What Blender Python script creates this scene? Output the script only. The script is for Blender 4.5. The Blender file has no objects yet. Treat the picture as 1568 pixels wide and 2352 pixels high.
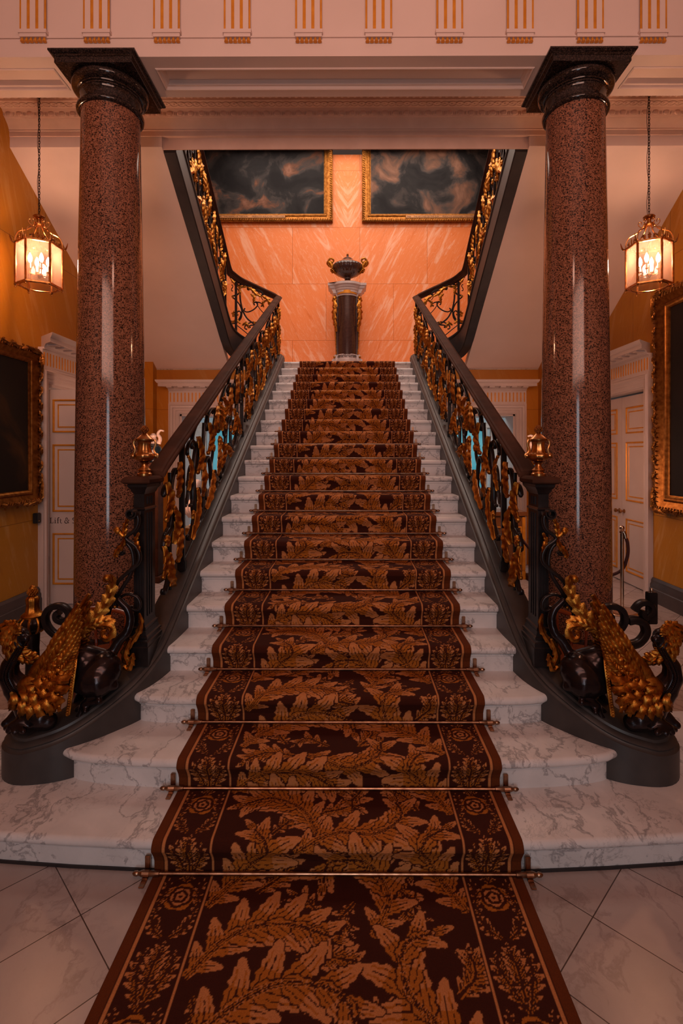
import bpy, bmesh, math, random
import numpy as np
from mathutils import Vector, Matrix, noise as mnoise
R = random.Random(7)
PI = math.pi
sc = bpy.context.scene
COL = sc.collection
F, CX, CY, TH = 1176.0, 800.0, 1043.0, 0.0042
CAM = (0.053, 0.0, 1.71)

def P(x, y, Y):
    """world point at depth Y seen at photo pixel x, y"""
    dx = (x - CX) / F; dz = (CY - y) / F
    wx = dx * math.cos(TH) - math.sin(TH); wy = dx * math.sin(TH) + math.cos(TH)
    t = Y / wy
    return Vector((CAM[0] + wx * t, Y, CAM[2] + dz * t))

# ------------------------------------------------------------------ mesh builder
class MB:
    def __init__(self): self.v = []; self.f = []
    def add(self, vs, fs):
        n = len(self.v); self.v += [tuple(v) for v in vs]; self.f += [tuple(i + n for i in f) for f in fs]
    def box(self, x0, x1, y0, y1, z0, z1):
        self.add([(x0,y0,z0),(x1,y0,z0),(x1,y1,z0),(x0,y1,z0),(x0,y0,z1),(x1,y0,z1),(x1,y1,z1),(x0,y1,z1)],
                 [(0,3,2,1),(4,5,6,7),(0,1,5,4),(1,2,6,5),(2,3,7,6),(3,0,4,7)])
    def bbox(self, x0, x1, y0, y1, z0, z1, b):
        """box with chamfered edges"""
        bm = bmesh.new(); bmesh.ops.create_cube(bm, size=1)
        for v in bm.verts: v.co = Vector(((x0+x1)/2 + v.co.x*(x1-x0), (y0+y1)/2 + v.co.y*(y1-y0), (z0+z1)/2 + v.co.z*(z1-z0)))
        bmesh.ops.bevel(bm, geom=bm.edges[:], offset=b, segments=2, affect='EDGES')
        bm.verts.ensure_lookup_table()
        self.add([v.co for v in bm.verts], [[v.index for v in f.verts] for f in bm.faces]); bm.free()
    def grid(self, rows, closed_u=False, closed_v=False, caps=False):
        """rows: list of equal-length point lists"""
        n, m = len(rows), len(rows[0]); vs = [p for r in rows for p in r]; fs = []
        for i in range(n if closed_u else n-1):
            for j in range(m if closed_v else m-1):
                a = i*m+j; b = i*m+(j+1)%m; c = ((i+1)%n)*m+(j+1)%m; d = ((i+1)%n)*m+j
                fs.append((a,b,c,d))
        if caps:
            fs.append(tuple(range(m-1,-1,-1))); fs.append(tuple((n-1)*m+j for j in range(m)))
        self.add(vs, fs)
    def lathe(self, prof, c=(0,0,0), seg=24, rf=None, a0=0.0):
        """prof [(r,z)], rf(angle,i)->radius factor"""
        rows = []
        for i,(r,z) in enumerate(prof):
            row = []
            for k in range(seg):
                a = a0 + 2*PI*k/seg; q = max(r,1e-5)*(rf(a,i) if rf else 1)
                row.append((c[0]+q*math.cos(a), c[1]+q*math.sin(a), c[2]+z))
            rows.append(row)
        self.grid(rows, closed_v=True, caps=True)
    def tube(self, pts, r, seg=8, flat=1.0, nrm=None, cap=True):
        """round or elliptical tube along pts; r number or list; flat = size along nrm / size across"""
        pts = [Vector(p) for p in pts]; n = len(pts)
        rr = r if isinstance(r,(list,tuple)) else [r]*n
        rows = []; u = None
        for i,p in enumerate(pts):
            t = (pts[min(i+1,n-1)] - pts[max(i-1,0)])
            if t.length < 1e-9: t = Vector((0,0,1))
            t.normalize()
            if nrm is not None: a = Vector(nrm) - t*Vector(nrm).dot(t)
            elif u is None:
                a = Vector((0,0,1)) if abs(t.z) < .9 else Vector((1,0,0)); a = a - t*a.dot(t)
            else: a = u - t*u.dot(t)
            if a.length < 1e-6: a = t.orthogonal()
            a.normalize(); u = a; b = t.cross(a)
            rows.append([p + a*(rr[i]*flat*math.cos(2*PI*k/seg)) + b*(rr[i]*math.sin(2*PI*k/seg)) for k in range(seg)])
        self.grid(rows, closed_v=True, caps=cap)
    def bar(self, pts, w, th, nrm):
        """rectangular strap: w in the plane, th along nrm"""
        pts = [Vector(p) for p in pts]; n = len(pts); nn = Vector(nrm).normalized(); rows = []
        ww = w if isinstance(w,(list,tuple)) else [w]*n
        for i,p in enumerate(pts):
            t = (pts[min(i+1,n-1)] - pts[max(i-1,0)]); t = t - nn*t.dot(nn)
            if t.length < 1e-9: t = nn.orthogonal()
            b = t.normalized().cross(nn); h = ww[i]/2; k = th/2; c = .7
            rows.append([p+b*h+nn*k*c, p+b*h*c+nn*k, p-b*h*c+nn*k, p-b*h+nn*k*c, p-b*h-nn*k*c, p-b*h*c-nn*k, p+b*h*c-nn*k, p+b*h-nn*k*c])
        self.grid(rows, closed_v=True, caps=True)
    def sweep(self, prof, path, closed=False):
        """prof [(lateral, up)] closed outline, path 3D; lateral = horizontal right of travel, mitred"""
        pts = [Vector(p) for p in path]; n = len(pts); rows = []
        for i,p in enumerate(pts):
            if closed: d0 = p-pts[i-1]; d1 = pts[(i+1)%n]-p
            else: d0 = p-pts[max(i-1,0)]; d1 = pts[min(i+1,n-1)]-p
            h0 = Vector((d0.x,d0.y,0)); h1 = Vector((d1.x,d1.y,0))
            if h0.length < 1e-9: h0 = h1.copy()
            if h1.length < 1e-9: h1 = h0.copy()
            h0.normalize(); h1.normalize(); t = (h0+h1)
            if t.length < 1e-6: t = h0.copy()
            t.normalize(); k = 1/max(.35, t.dot(h0)); lat = Vector((t.y,-t.x,0))*k
            rows.append([p + lat*a + Vector((0,0,b)) for a,b in prof])
        self.grid(rows, closed_u=closed, closed_v=True, caps=not closed)
    def frame(self, prof, o, ux, uy, w, h):
        """moulding round a rectangle: prof [(inward, out)] ; o corner, ux uy unit axes, out = ux x uy"""
        o = Vector(o); ux = Vector(ux); uy = Vector(uy); nz = ux.cross(uy); rows = []
        for (sx,sy) in ((0,0),(1,0),(1,1),(0,1)):
            row = []
            for a,b in prof:
                row.append(o + ux*(a if sx==0 else w-a) + uy*(a if sy==0 else h-a) + nz*b)
            rows.append(row)
        self.grid(rows, closed_u=True, closed_v=True)
    def ball(self, c, r, seg=10, rings=7):
        rx,ry,rz = r if isinstance(r,(list,tuple)) else (r,r,r); rows = []
        for i in range(rings+1):
            a = -PI/2 + PI*i/rings; q = max(math.cos(a),1e-3)
            rows.append([(c[0]+rx*q*math.cos(2*PI*k/seg), c[1]+ry*q*math.sin(2*PI*k/seg), c[2]+rz*math.sin(a)) for k in range(seg)])
        self.grid(rows, closed_v=True, caps=True)
    def capsule(self, a, b, ra, rb, seg=14):
        a = Vector(a); b = Vector(b); d = b-a; n = 6
        t = d.normalized() if d.length>1e-6 else Vector((0,0,1))
        pts = []; rr = []
        for i in range(n+1):
            q = -PI/2*(1-i/n); pts.append(a+t*(ra*math.sin(q))); rr.append(max(ra*math.cos(q),1e-4))
        for i in range(n+1):
            q = PI/2*i/n; pts.append(b+t*(rb*math.sin(q))); rr.append(max(rb*math.cos(q),1e-4))
        u = t.orthogonal().normalized(); w = t.cross(u)
        self.grid([[p+u*(r*math.cos(2*PI*k/seg))+w*(r*math.sin(2*PI*k/seg)) for k in range(seg)] for p,r in zip(pts,rr)], closed_v=True, caps=True)
    def acanthus(self, pts, nrm, w, th, lobes=5, tip=.15, base=.25, m=8, vein=1.0, cut=.42):
        """carved leaf: lobed outline on a spine, raised midrib, closed solid"""
        pts = resample([Vector(p) for p in pts], max(16, lobes*8)); n = len(pts); nn = Vector(nrm).normalized()
        front = []; back = []
        for i,p in enumerate(pts):
            s = i/(n-1)
            t = (pts[min(i+1,n-1)] - pts[max(i-1,0)]).normalized(); b = t.cross(nn)
            if b.length < 1e-6: b = nn.orthogonal()
            b.normalize(); nb = b.cross(t)
            env = (base + (1-base)*math.sin(min(1,s/.45)*PI/2)) * (tip + (1-tip)*math.cos(max(0,(s-.45)/.55)*PI/2)**.8)
            ph = (s*lobes) % 1.0
            lob = (1-cut + cut*(min(1,ph/.78)**1.1 if ph < .78 else 1-(ph-.78)/.22)) if s < .94 else 1-cut*.5
            hw = max(w*.5*env*lob, w*.01)
            fr = []; bk = []
            for j in range(m+1):
                q = -1 + 2*j/m
                hgt = (1-abs(q)**1.6)*.55 + .45*math.exp(-(q/.16)**2)
                hgt += vein*.16*math.sin(2*PI*(s*lobes*1.0 - abs(q)*.55))*(1-abs(q))
                c = p + b*(hw*q) + t*(abs(q)*hw*.45)
                fr.append(c + nb*(th*(.12+.88*hgt*env**.5)))
                bk.append(c - nb*(th*.35*(1-abs(q)**2)))
            front.append(fr); back.append(bk)
        rows = [f + bk[::-1] for f,bk in zip(front,back)]
        self.grid(rows, closed_v=True, caps=True)

def resample(pts, n):
    L = [0.0]
    for a,b in zip(pts,pts[1:]): L.append(L[-1]+(b-a).length)
    out = []; j = 0
    for i in range(n):
        d = L[-1]*i/(n-1)
        while j < len(L)-2 and L[j+1] < d: j += 1
        q = (d-L[j])/max(1e-9, L[j+1]-L[j]); out.append(pts[j].lerp(pts[j+1], min(1,max(0,q))))
    return out

def crom(pts, per=6):
    """Catmull-Rom through points"""
    p = [Vector(q) for q in pts]; p = [p[0]*2-p[1]] + p + [p[-1]*2-p[-2]]; out = []
    for i in range(1, len(p)-2):
        for k in range(per):
            t = k/per; a,b,c,d = p[i-1],p[i],p[i+1],p[i+2]
            out.append(.5*((2*b)+(c-a)*t+(2*a-5*b+4*c-d)*t*t+(3*b-a-3*c+d)*t**3))
    out.append(p[-2]); return out

def scroll2(kind, p0, p1, flip=1, tight=5.2, n=56):
    """C or S scroll between two spiral eyes, in 2D"""
    x = y = 0.0; a = 0.0; pts = []; ds = 2.0/n
    for i in range(n+1):
        s = -1+ds*i; pts.append((x,y))
        k = tight*(.16 + abs(s)**3*2.3)*(1 if kind=='C' else (1 if s<0 else -1))*(1 if kind=='C' else min(1,abs(s)*6))
        a += k*ds*.85; x += math.cos(a)*ds; y += math.sin(a)*ds
    q0 = complex(*pts[0]); q1 = complex(*pts[-1]); w0 = complex(*p0); w1 = complex(*p1); out = []
    for (px,py) in pts:
        z = (complex(px,py)-q0)/(q1-q0)
        if flip < 0: z = z.conjugate()
        z = w0 + z*(w1-w0); out.append((z.real, z.imag))
    return out

# ------------------------------------------------------------------ object helpers
def worldloc(o):
    v = Vector((0,0,0))
    while o is not None: v += Vector(o.location); o = o.parent
    return v

def build(mb, name, mat, parent=None, label=None, cat=None, group=None, kind=None, flip=False, smooth=35, loc=None):
    """world-space mesh data -> one object; flip mirrors in x"""
    vs = mb.v; fs = mb.f
    if flip: vs = [(-x,y,z) for x,y,z in vs]; fs = [f[::-1] for f in fs]
    if parent is not None: off = worldloc(parent)
    elif loc is not None: off = Vector(loc)
    elif kind == 'structure': off = Vector((0,0,0))
    else:
        xs = [v[0] for v in vs]; ys = [v[1] for v in vs]; zs = [v[2] for v in vs]
        off = Vector(((min(xs)+max(xs))/2, (min(ys)+max(ys))/2, min(zs)))
    me = bpy.data.meshes.new(name)
    me.from_pydata([(x-off.x, y-off.y, z-off.z) for x,y,z in vs], [], fs)
    bm = bmesh.new(); bm.from_mesh(me); bmesh.ops.recalc_face_normals(bm, faces=bm.faces[:]); bm.to_mesh(me); bm.free()
    if smooth:
        me.polygons.foreach_set('use_smooth', [True]*len(me.polygons)); me.set_sharp_from_angle(angle=math.radians(smooth))
    me.materials.append(mat); me.update()
    o = bpy.data.objects.new(name, me); COL.objects.link(o)
    if parent is not None: o.parent = parent
    else: o.location = off
    tag(o, label, cat, group, kind); return o

def tag(o, label=None, cat=None, group=None, kind=None):
    if label: o['label'] = label
    if cat: o['category'] = cat
    if group: o['group'] = group
    if kind: o['kind'] = kind

def thing(name, loc, label, cat, group=None, kind=None):
    o = bpy.data.objects.new(name, None); COL.objects.link(o); o.location = loc; o.empty_display_size = .1
    tag(o, label, cat, group, kind); return o

def copy_tree(o, parent=None):
    c = o.copy(); COL.objects.link(c)
    if parent is not None: c.parent = parent
    for ch in [k for k in bpy.data.objects if k.parent == o]: copy_tree(ch, c)
    return c

def remeshed(mb, voxel, smooth_it=6):
    """fuse overlapping solids into one continuous surface; returns an MB"""
    me = bpy.data.meshes.new('tmp'); me.from_pydata(mb.v, [], mb.f)
    bm = bmesh.new(); bm.from_mesh(me); bmesh.ops.recalc_face_normals(bm, faces=bm.faces[:]); bm.to_mesh(me); bm.free()
    o = bpy.data.objects.new('tmp', me); COL.objects.link(o)
    r = o.modifiers.new('r','REMESH'); r.mode = 'VOXEL'; r.voxel_size = voxel
    s = o.modifiers.new('s','SMOOTH'); s.factor = .6; s.iterations = smooth_it
    dg = bpy.context.evaluated_depsgraph_get(); ev = o.evaluated_get(dg); m2 = ev.to_mesh()
    out = MB(); out.add([tuple(v.co) for v in m2.vertices], [tuple(p.vertices) for p in m2.polygons])
    ev.to_mesh_clear(); bpy.data.objects.remove(o); bpy.data.meshes.remove(me); return out

def text_mb(txt, size, place, extrude=.001):
    """lettering from the built-in font; place(x,y,z)->world"""
    cu = bpy.data.curves.new('t','FONT'); cu.body = txt; cu.size = size; cu.extrude = extrude; cu.align_x = 'LEFT'
    o = bpy.data.objects.new('t', cu); COL.objects.link(o)
    dg = bpy.context.evaluated_depsgraph_get(); ev = o.evaluated_get(dg); m = ev.to_mesh()
    out = MB(); out.add([place(*v.co) for v in m.vertices], [tuple(p.vertices) for p in m.polygons])
    ev.to_mesh_clear(); bpy.data.objects.remove(o); bpy.data.curves.remove(cu); return out

# ------------------------------------------------------------------ materials
def nmat(name):
    m = bpy.data.materials.new(name); m.use_nodes = True; nt = m.node_tree
    return m, nt, nt.nodes['Principled BSDF']

def N(nt, t, **kw):
    n = nt.nodes.new(t)
    for k,v in kw.items():
        if k.startswith('i_'): n.inputs[k[2:].replace('_',' ')].default_value = v
        elif isinstance(k,str) and hasattr(n,k): setattr(n,k,v)
    return n

def ramp(nt, stops, fac):
    r = nt.nodes.new('ShaderNodeValToRGB'); e = r.color_ramp.elements
    e[0].position, e[0].color = stops[0][0], (*stops[0][1],1); e[1].position, e[1].color = stops[-1][0], (*stops[-1][1],1)
    for p,c in stops[1:-1]:
        q = e.new(p); q.color = (*c,1)
    nt.links.new(fac, r.inputs['Fac']); return r

def coords(nt, scale=(1,1,1), rot=(0,0,0), loc=(0,0,0), src='Object'):
    tc = nt.nodes.new('ShaderNodeTexCoord'); mp = nt.nodes.new('ShaderNodeMapping')
    mp.inputs['Scale'].default_value = scale; mp.inputs['Rotation'].default_value = rot; mp.inputs['Location'].default_value = loc
    nt.links.new(tc.outputs[src], mp.inputs['Vector']); return mp.outputs['Vector']

def worldpos(nt, scale=(1,1,1), rot=(0,0,0), loc=(0,0,0)):
    tc = nt.nodes.new('ShaderNodeNewGeometry'); mp = nt.nodes.new('ShaderNodeMapping')
    mp.inputs['Scale'].default_value = scale; mp.inputs['Rotation'].default_value = rot; mp.inputs['Location'].default_value = loc
    nt.links.new(tc.outputs['Position'], mp.inputs['Vector']); return mp.outputs['Vector']

def bump(nt, bsdf, h, strength=.3, dist=.01):
    b = nt.nodes.new('ShaderNodeBump'); b.inputs['Strength'].default_value = strength; b.inputs['Distance'].default_value = dist
    nt.links.new(h, b.inputs['Height']); nt.links.new(b.outputs['Normal'], bsdf.inputs['Normal'])

def simple(name, c1, rough=.5, metal=0.0, c2=None, scale=8.0, bmp=0.0, bscale=60.0, coat=0.0, detail=5.0, rvar=0.0):
    m, nt, b = nmat(name); b.inputs['Roughness'].default_value = rough; b.inputs['Metallic'].default_value = metal
    b.inputs['Coat Weight'].default_value = coat; b.inputs['Coat Roughness'].default_value = .08
    v = worldpos(nt); n = N(nt,'ShaderNodeTexNoise', i_Scale=scale, i_Detail=detail); nt.links.new(v, n.inputs['Vector'])
    c2 = c2 or tuple(x*.8 for x in c1)
    r = ramp(nt, [(.35,c2),(.68,c1)], n.outputs['Fac']); nt.links.new(r.outputs['Color'], b.inputs['Base Color'])
    if rvar:
        mr = N(nt,'ShaderNodeMapRange'); mr.inputs['To Min'].default_value = rough-rvar; mr.inputs['To Max'].default_value = rough+rvar
        nt.links.new(n.outputs['Fac'], mr.inputs['Value']); nt.links.new(mr.outputs['Result'], b.inputs['Roughness'])
    if bmp:
        n2 = N(nt,'ShaderNodeTexNoise', i_Scale=bscale, i_Detail=3.0); nt.links.new(v, n2.inputs['Vector']); bump(nt, b, n2.outputs['Fac'], bmp, .004)
    return m

def marble(name, base, vein, rough=.3, sc_=1.0, veinamt=.5, tiles=None):
    m, nt, b = nmat(name); b.inputs['Roughness'].default_value = rough
    v = worldpos(nt, scale=(sc_,sc_,sc_))
    w = N(nt,'ShaderNodeTexNoise', i_Scale=2.2, i_Detail=6.0); nt.links.new(v, w.inputs['Vector'])
    mixv = N(nt,'ShaderNodeMix', data_type='VECTOR'); mixv.inputs['Factor'].default_value = .32
    nt.links.new(v, mixv.inputs[4]); nt.links.new(w.outputs['Color'], mixv.inputs[5])
    # thin veins: |noise-.5| small
    def veins(scale, width, seed):
        mp = N(nt,'ShaderNodeMapping'); mp.inputs['Scale'].default_value = (scale, scale*.55, scale); mp.inputs['Rotation'].default_value = (.2,.3,.7+seed); mp.inputs['Location'].default_value = (seed*7,seed*3,seed)
        nt.links.new(mixv.outputs[1], mp.inputs['Vector'])
        n = N(nt,'ShaderNodeTexNoise', i_Scale=1.0, i_Detail=7.0, i_Roughness=.62); nt.links.new(mp.outputs['Vector'], n.inputs['Vector'])
        s = N(nt,'ShaderNodeMath', operation='SUBTRACT'); s.inputs[1].default_value = .5; nt.links.new(n.outputs['Fac'], s.inputs[0])
        a = N(nt,'ShaderNodeMath', operation='ABSOLUTE'); nt.links.new(s.outputs[0], a.inputs[0])
        return ramp(nt, [(0,(1,1,1)),(width,(0,0,0))], a.outputs[0])
    v1 = veins(2.6,.022,0.0); v2 = veins(6.5,.018,1.3)
    patch = N(nt,'ShaderNodeTexNoise', i_Scale=1.7, i_Detail=3.0); nt.links.new(v, patch.inputs['Vector'])
    pr = ramp(nt, [(.45,(0,0,0)),(.75,(1,1,1))], patch.outputs['Fac'])
    mx = N(nt,'ShaderNodeMath', operation='MULTIPLY'); nt.links.new(v2.outputs['Color'], mx.inputs[0]); nt.links.new(pr.outputs['Color'], mx.inputs[1])
    ad = N(nt,'ShaderNodeMath', operation='ADD', use_clamp=True); nt.links.new(v1.outputs['Color'], ad.inputs[0]); nt.links.new(mx.outputs[0], ad.inputs[1])
    am = N(nt,'ShaderNodeMath', operation='MULTIPLY'); am.inputs[1].default_value = veinamt; nt.links.new(ad.outputs[0], am.inputs[0])
    cl = N(nt,'ShaderNodeTexNoise', i_Scale=4.0, i_Detail=6.0); nt.links.new(mixv.outputs[1], cl.inputs['Vector'])
    cr = ramp(nt, [(.3,tuple(x*.84 for x in base)),(.65,base)], cl.outputs['Fac'])
    mc = N(nt,'ShaderNodeMix', data_type='RGBA'); nt.links.new(am.outputs[0], mc.inputs['Factor']); nt.links.new(cr.outputs['Color'], mc.inputs[6]); mc.inputs[7].default_value = (*vein,1)
    col = mc.outputs[2]
    if tiles:
        size, ox, oy = tiles
        vt = worldpos(nt, rot=(0,0,PI/4), loc=(ox,oy,0)); 
        br = N(nt,'ShaderNodeTexBrick', offset=0.0, squash=1.0); br.inputs['Scale'].default_value = 1/size
        br.inputs['Mortar Size'].default_value = .006; br.inputs['Brick Width'].default_value = 1.0; br.inputs['Row Height'].default_value = 1.0; br.inputs['Mortar Smooth'].default_value = .0
        br.inputs['Color1'].default_value = (1,1,1,1); br.inputs['Color2'].default_value = (.82,.80,.78,1); br.inputs['Mortar'].default_value = (.16,.12,.1,1); br.inputs['Bias'].default_value = 0
        nt.links.new(vt, br.inputs['Vector'])
        mm = N(nt,'ShaderNodeMix', data_type='RGBA', blend_type='MULTIPLY'); mm.inputs['Factor'].default_value = 1
        nt.links.new(col, mm.inputs[6]); nt.links.new(br.outputs['Color'], mm.inputs[7]); col = mm.outputs[2]
    nt.links.new(col, b.inputs['Base Color']); return m

def siena(name, light, mid, dark, axes, joint=(1.15,.82), off=(0,0), amt=1.0, rough=.4, rot=.35, book=False):
    """yellow scagliola blocks with long slanting streaks; axes 'XZ' or 'YZ'"""
    m, nt, b = nmat(name); b.inputs['Roughness'].default_value = rough; b.inputs['Specular IOR Level'].default_value = .3
    g = N(nt,'ShaderNodeNewGeometry'); sp = N(nt,'ShaderNodeSeparateXYZ'); nt.links.new(g.outputs['Position'], sp.inputs[0])
    cb = N(nt,'ShaderNodeCombineXYZ'); nt.links.new(sp.outputs['X' if axes[0]=='X' else 'Y'], cb.inputs[0]); nt.links.new(sp.outputs['Z'], cb.inputs[1])
    of = N(nt,'ShaderNodeMapping'); of.inputs['Location'].default_value = (off[0],off[1],0); nt.links.new(cb.outputs[0], of.inputs['Vector'])
    br = N(nt,'ShaderNodeTexBrick', offset=.5); br.inputs['Scale'].default_value = 1; br.inputs['Brick Width'].default_value = joint[0]; br.inputs['Row Height'].default_value = joint[1]
    br.inputs['Mortar Size'].default_value = .0035; br.inputs['Mortar Smooth'].default_value = .3; br.inputs['Color1'].default_value = (0,0,0,1); br.inputs['Color2'].default_value = (1,1,1,1); br.inputs['Mortar'].default_value = (.5,.5,.5,1)
    nt.links.new(of.outputs['Vector'], br.inputs['Vector'])
    src = cb.outputs[0]
    if book:      # book-matched veneer: the figure mirrors about the middle of the wall
        ab = N(nt,'ShaderNodeMath', operation='ABSOLUTE'); nt.links.new(sp.outputs['X'], ab.inputs[0])
        c2_ = N(nt,'ShaderNodeCombineXYZ'); nt.links.new(ab.outputs[0], c2_.inputs[0]); nt.links.new(sp.outputs['Z'], c2_.inputs[1]); src = c2_.outputs[0]
    sh = N(nt,'ShaderNodeMath', operation='MULTIPLY'); sh.inputs[1].default_value = 9.0; nt.links.new(br.outputs['Color'], sh.inputs[0])
    cz = N(nt,'ShaderNodeCombineXYZ'); nt.links.new(sh.outputs[0], cz.inputs[2])
    av = N(nt,'ShaderNodeVectorMath', operation='ADD'); nt.links.new(src, av.inputs[0]); nt.links.new(cz.outputs[0], av.inputs[1])
    mp = N(nt,'ShaderNodeMapping'); mp.vector_type = 'TEXTURE'; mp.inputs['Rotation'].default_value = (0,0,rot); mp.inputs['Scale'].default_value = (1/4.2,1/.55,1); nt.links.new(av.outputs[0], mp.inputs['Vector'])
    n1 = N(nt,'ShaderNodeTexNoise', i_Scale=1.5, i_Detail=7.0, i_Roughness=.6, i_Distortion=.9); nt.links.new(mp.outputs['Vector'], n1.inputs['Vector'])
    cr = ramp(nt, [(.25,dark),(.42,mid),(.55,mid),(.64,light),(.7,mid)], n1.outputs['Fac'])
    n2 = N(nt,'ShaderNodeTexNoise', i_Scale=3.4, i_Detail=8.0, i_Distortion=1.6); nt.links.new(mp.outputs['Vector'], n2.inputs['Vector'])
    s = N(nt,'ShaderNodeMath', operation='SUBTRACT'); s.inputs[1].default_value = .5; nt.links.new(n2.outputs['Fac'], s.inputs[0])
    a = N(nt,'ShaderNodeMath', operation='ABSOLUTE'); nt.links.new(s.outputs[0], a.inputs[0])
    vr = ramp(nt, [(0,(.55,.55,.55)),(.02,(0,0,0))], a.outputs[0])
    va = N(nt,'ShaderNodeMath', operation='MULTIPLY'); va.inputs[1].default_value = amt; nt.links.new(vr.outputs['Color'], va.inputs[0])
    mc = N(nt,'ShaderNodeMix', data_type='RGBA'); nt.links.new(va.outputs[0], mc.inputs['Factor']); nt.links.new(cr.outputs['Color'], mc.inputs[6]); mc.inputs[7].default_value = (*light,1)
    mj = N(nt,'ShaderNodeMix', data_type='RGBA'); nt.links.new(br.outputs['Fac'], mj.inputs['Factor']); nt.links.new(mc.outputs[2], mj.inputs[6]); mj.inputs[7].default_value = (*[x*.62 for x in dark],1)
    nt.links.new(mj.outputs[2], b.inputs['Base Color']); return m

def granite(name, c_light, c_mid, c_dark, rough=.12, sc_=1.0, thr=(.42,.52)):
    m, nt, b = nmat(name); b.inputs['Roughness'].default_value = rough; b.inputs['Specular IOR Level'].default_value = .42
    v = worldpos(nt)
    n1 = N(nt,'ShaderNodeTexNoise', i_Scale=85*sc_, i_Detail=3.0, i_Roughness=.6); nt.links.new(v, n1.inputs['Vector'])
    n2 = N(nt,'ShaderNodeTexNoise', i_Scale=32*sc_, i_Detail=4.0); nt.links.new(v, n2.inputs['Vector'])
    cr = ramp(nt, [(thr[0],c_dark),(thr[1],c_mid),(.72,c_light)], n1.outputs['Fac'])
    c2 = ramp(nt, [(.36,(.5,.5,.5)),(.55,(1,1,1))], n2.outputs['Fac'])
    mm = N(nt,'ShaderNodeMix', data_type='RGBA', blend_type='MULTIPLY'); mm.inputs['Factor'].default_value = .8
    nt.links.new(cr.outputs['Color'], mm.inputs[6]); nt.links.new(c2.outputs['Color'], mm.inputs[7])
    nt.links.new(mm.outputs[2], b.inputs['Base Color']); return m

def emit(name, col, strength):
    m, nt, b = nmat(name); b.inputs['Base Color'].default_value = (*col,1); b.inputs['Emission Color'].default_value = (*col,1); b.inputs['Emission Strength'].default_value = strength
    n = N(nt,'ShaderNodeTexNoise', i_Scale=3.0); r = ramp(nt, [(0,tuple(x*.9 for x in col)),(1,col)], n.outputs['Fac']); nt.links.new(r.outputs['Color'], b.inputs['Emission Color'])
    return m

M = {}
M['plaster'] = simple('painted_plaster', (.72,.56,.50), .6, c2=(.68,.53,.47), scale=2.0)
M['plaster_orna'] = simple('painted_cornice', (.74,.52,.42), .6, c2=(.66,.45,.36), scale=5.0)
M['door_paint'] = simple('door_paint', (.62,.50,.46), .4, c2=(.58,.46,.42), scale=3.0)
M['gilt'] = simple('gilding', (.62,.27,.045), .40, 1.0, c2=(.26,.085,.012), scale=30, bmp=.35, bscale=180, rvar=.08)
M['gilt_old'] = simple('old_gilding', (.40,.17,.04), .45, 1.0, c2=(.20,.07,.014), scale=22, bmp=.3, bscale=150)
M['gilt_paint'] = simple('gold_paint', (.80,.33,.03), .4, .35, c2=(.66,.25,.02), scale=12)
M['iron'] = simple('wrought_iron', (.030,.022,.022), .32, .55, c2=(.016,.012,.013), scale=14, bmp=.12, bscale=120)
M['bronze'] = simple('dark_bronze', (.040,.026,.026), .22, .7, c2=(.018,.012,.014), scale=9, bmp=.08, bscale=60)
M['brass'] = simple('aged_brass', (.62,.31,.12), .28, 1.0, c2=(.36,.16,.05), scale=30)
M['steel_brass'] = simple('polished_brass_pole', (.72,.5,.36), .16, 1.0, scale=10)
M['lamp_brass'] = simple('lantern_brass', (.75,.36,.12), .25, 1.0, c2=(.35,.14,.04), scale=30)
M['rod_brass'] = simple('stair_rod_brass', (.46,.27,.17), .3, 1.0, c2=(.25,.13,.08), scale=30)
M['rail_wood'] = simple('mahogany_rail', (.080,.031,.018), .65, c2=(.045,.018,.011), scale=6)
M['rail_wood'].node_tree.nodes['Principled BSDF'].inputs['Specular IOR Level'].default_value = .05
M['curb_stone'] = simple('dark_stone', (.052,.043,.041), .45, c2=(.030,.025,.025), scale=7, detail=9)
M['string_stone'] = simple('dark_string', (.030,.022,.022), .5, c2=(.018,.014,.015), scale=8, detail=8)
M['marble'] = marble('white_step_marble', (.72,.67,.66), (.13,.12,.135), .3, 2.1, .62)
M['floor'] = marble('floor_marble_tiles', (.50,.41,.39), (.18,.12,.12), .25, 1.3, .36, tiles=(.335, 0.0, 0.0))
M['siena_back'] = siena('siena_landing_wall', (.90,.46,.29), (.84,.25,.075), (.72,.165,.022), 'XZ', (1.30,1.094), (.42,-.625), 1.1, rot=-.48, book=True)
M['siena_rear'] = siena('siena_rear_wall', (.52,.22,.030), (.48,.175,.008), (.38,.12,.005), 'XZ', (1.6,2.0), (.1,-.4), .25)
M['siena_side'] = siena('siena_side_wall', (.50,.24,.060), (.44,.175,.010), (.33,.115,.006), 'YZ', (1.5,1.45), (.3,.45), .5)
M['granite'] = granite('red_granite', (.36,.155,.092), (.26,.10,.058), (.014,.010,.010), .10, 1.2, (.42,.48))
M['granite_dark'] = granite('dark_granite', (.11,.065,.05), (.045,.028,.024), (.010,.008,.008), .10, 1.2, (.42,.6))
M['black'] = simple('black_plastic', (.012,.012,.014), .4)
M['skirting'] = simple('grey_marble_skirting', (.07,.05,.048), .3, c2=(.045,.034,.034), scale=5)
# ------------------------------------------------------------------ the room
XL, XR = -3.35, 3.60
YB, YREAR, YUP = 5.12, 7.95, 9.9          # inner beam, ground floor rear wall, upper back wall
def struct(mb, name, mat, parent=None, smooth=30): return build(mb, name, mat, parent, kind=None if parent else 'structure', smooth=smooth)

mb = MB(); mb.box(XL-.2, XR+.2, -3.0, YREAR+.1, -.2, 0); mb.box(-5, 5, YREAR+.1, 13.5, -.2, -.001); struct(mb, 'floor', M['floor'])

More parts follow.
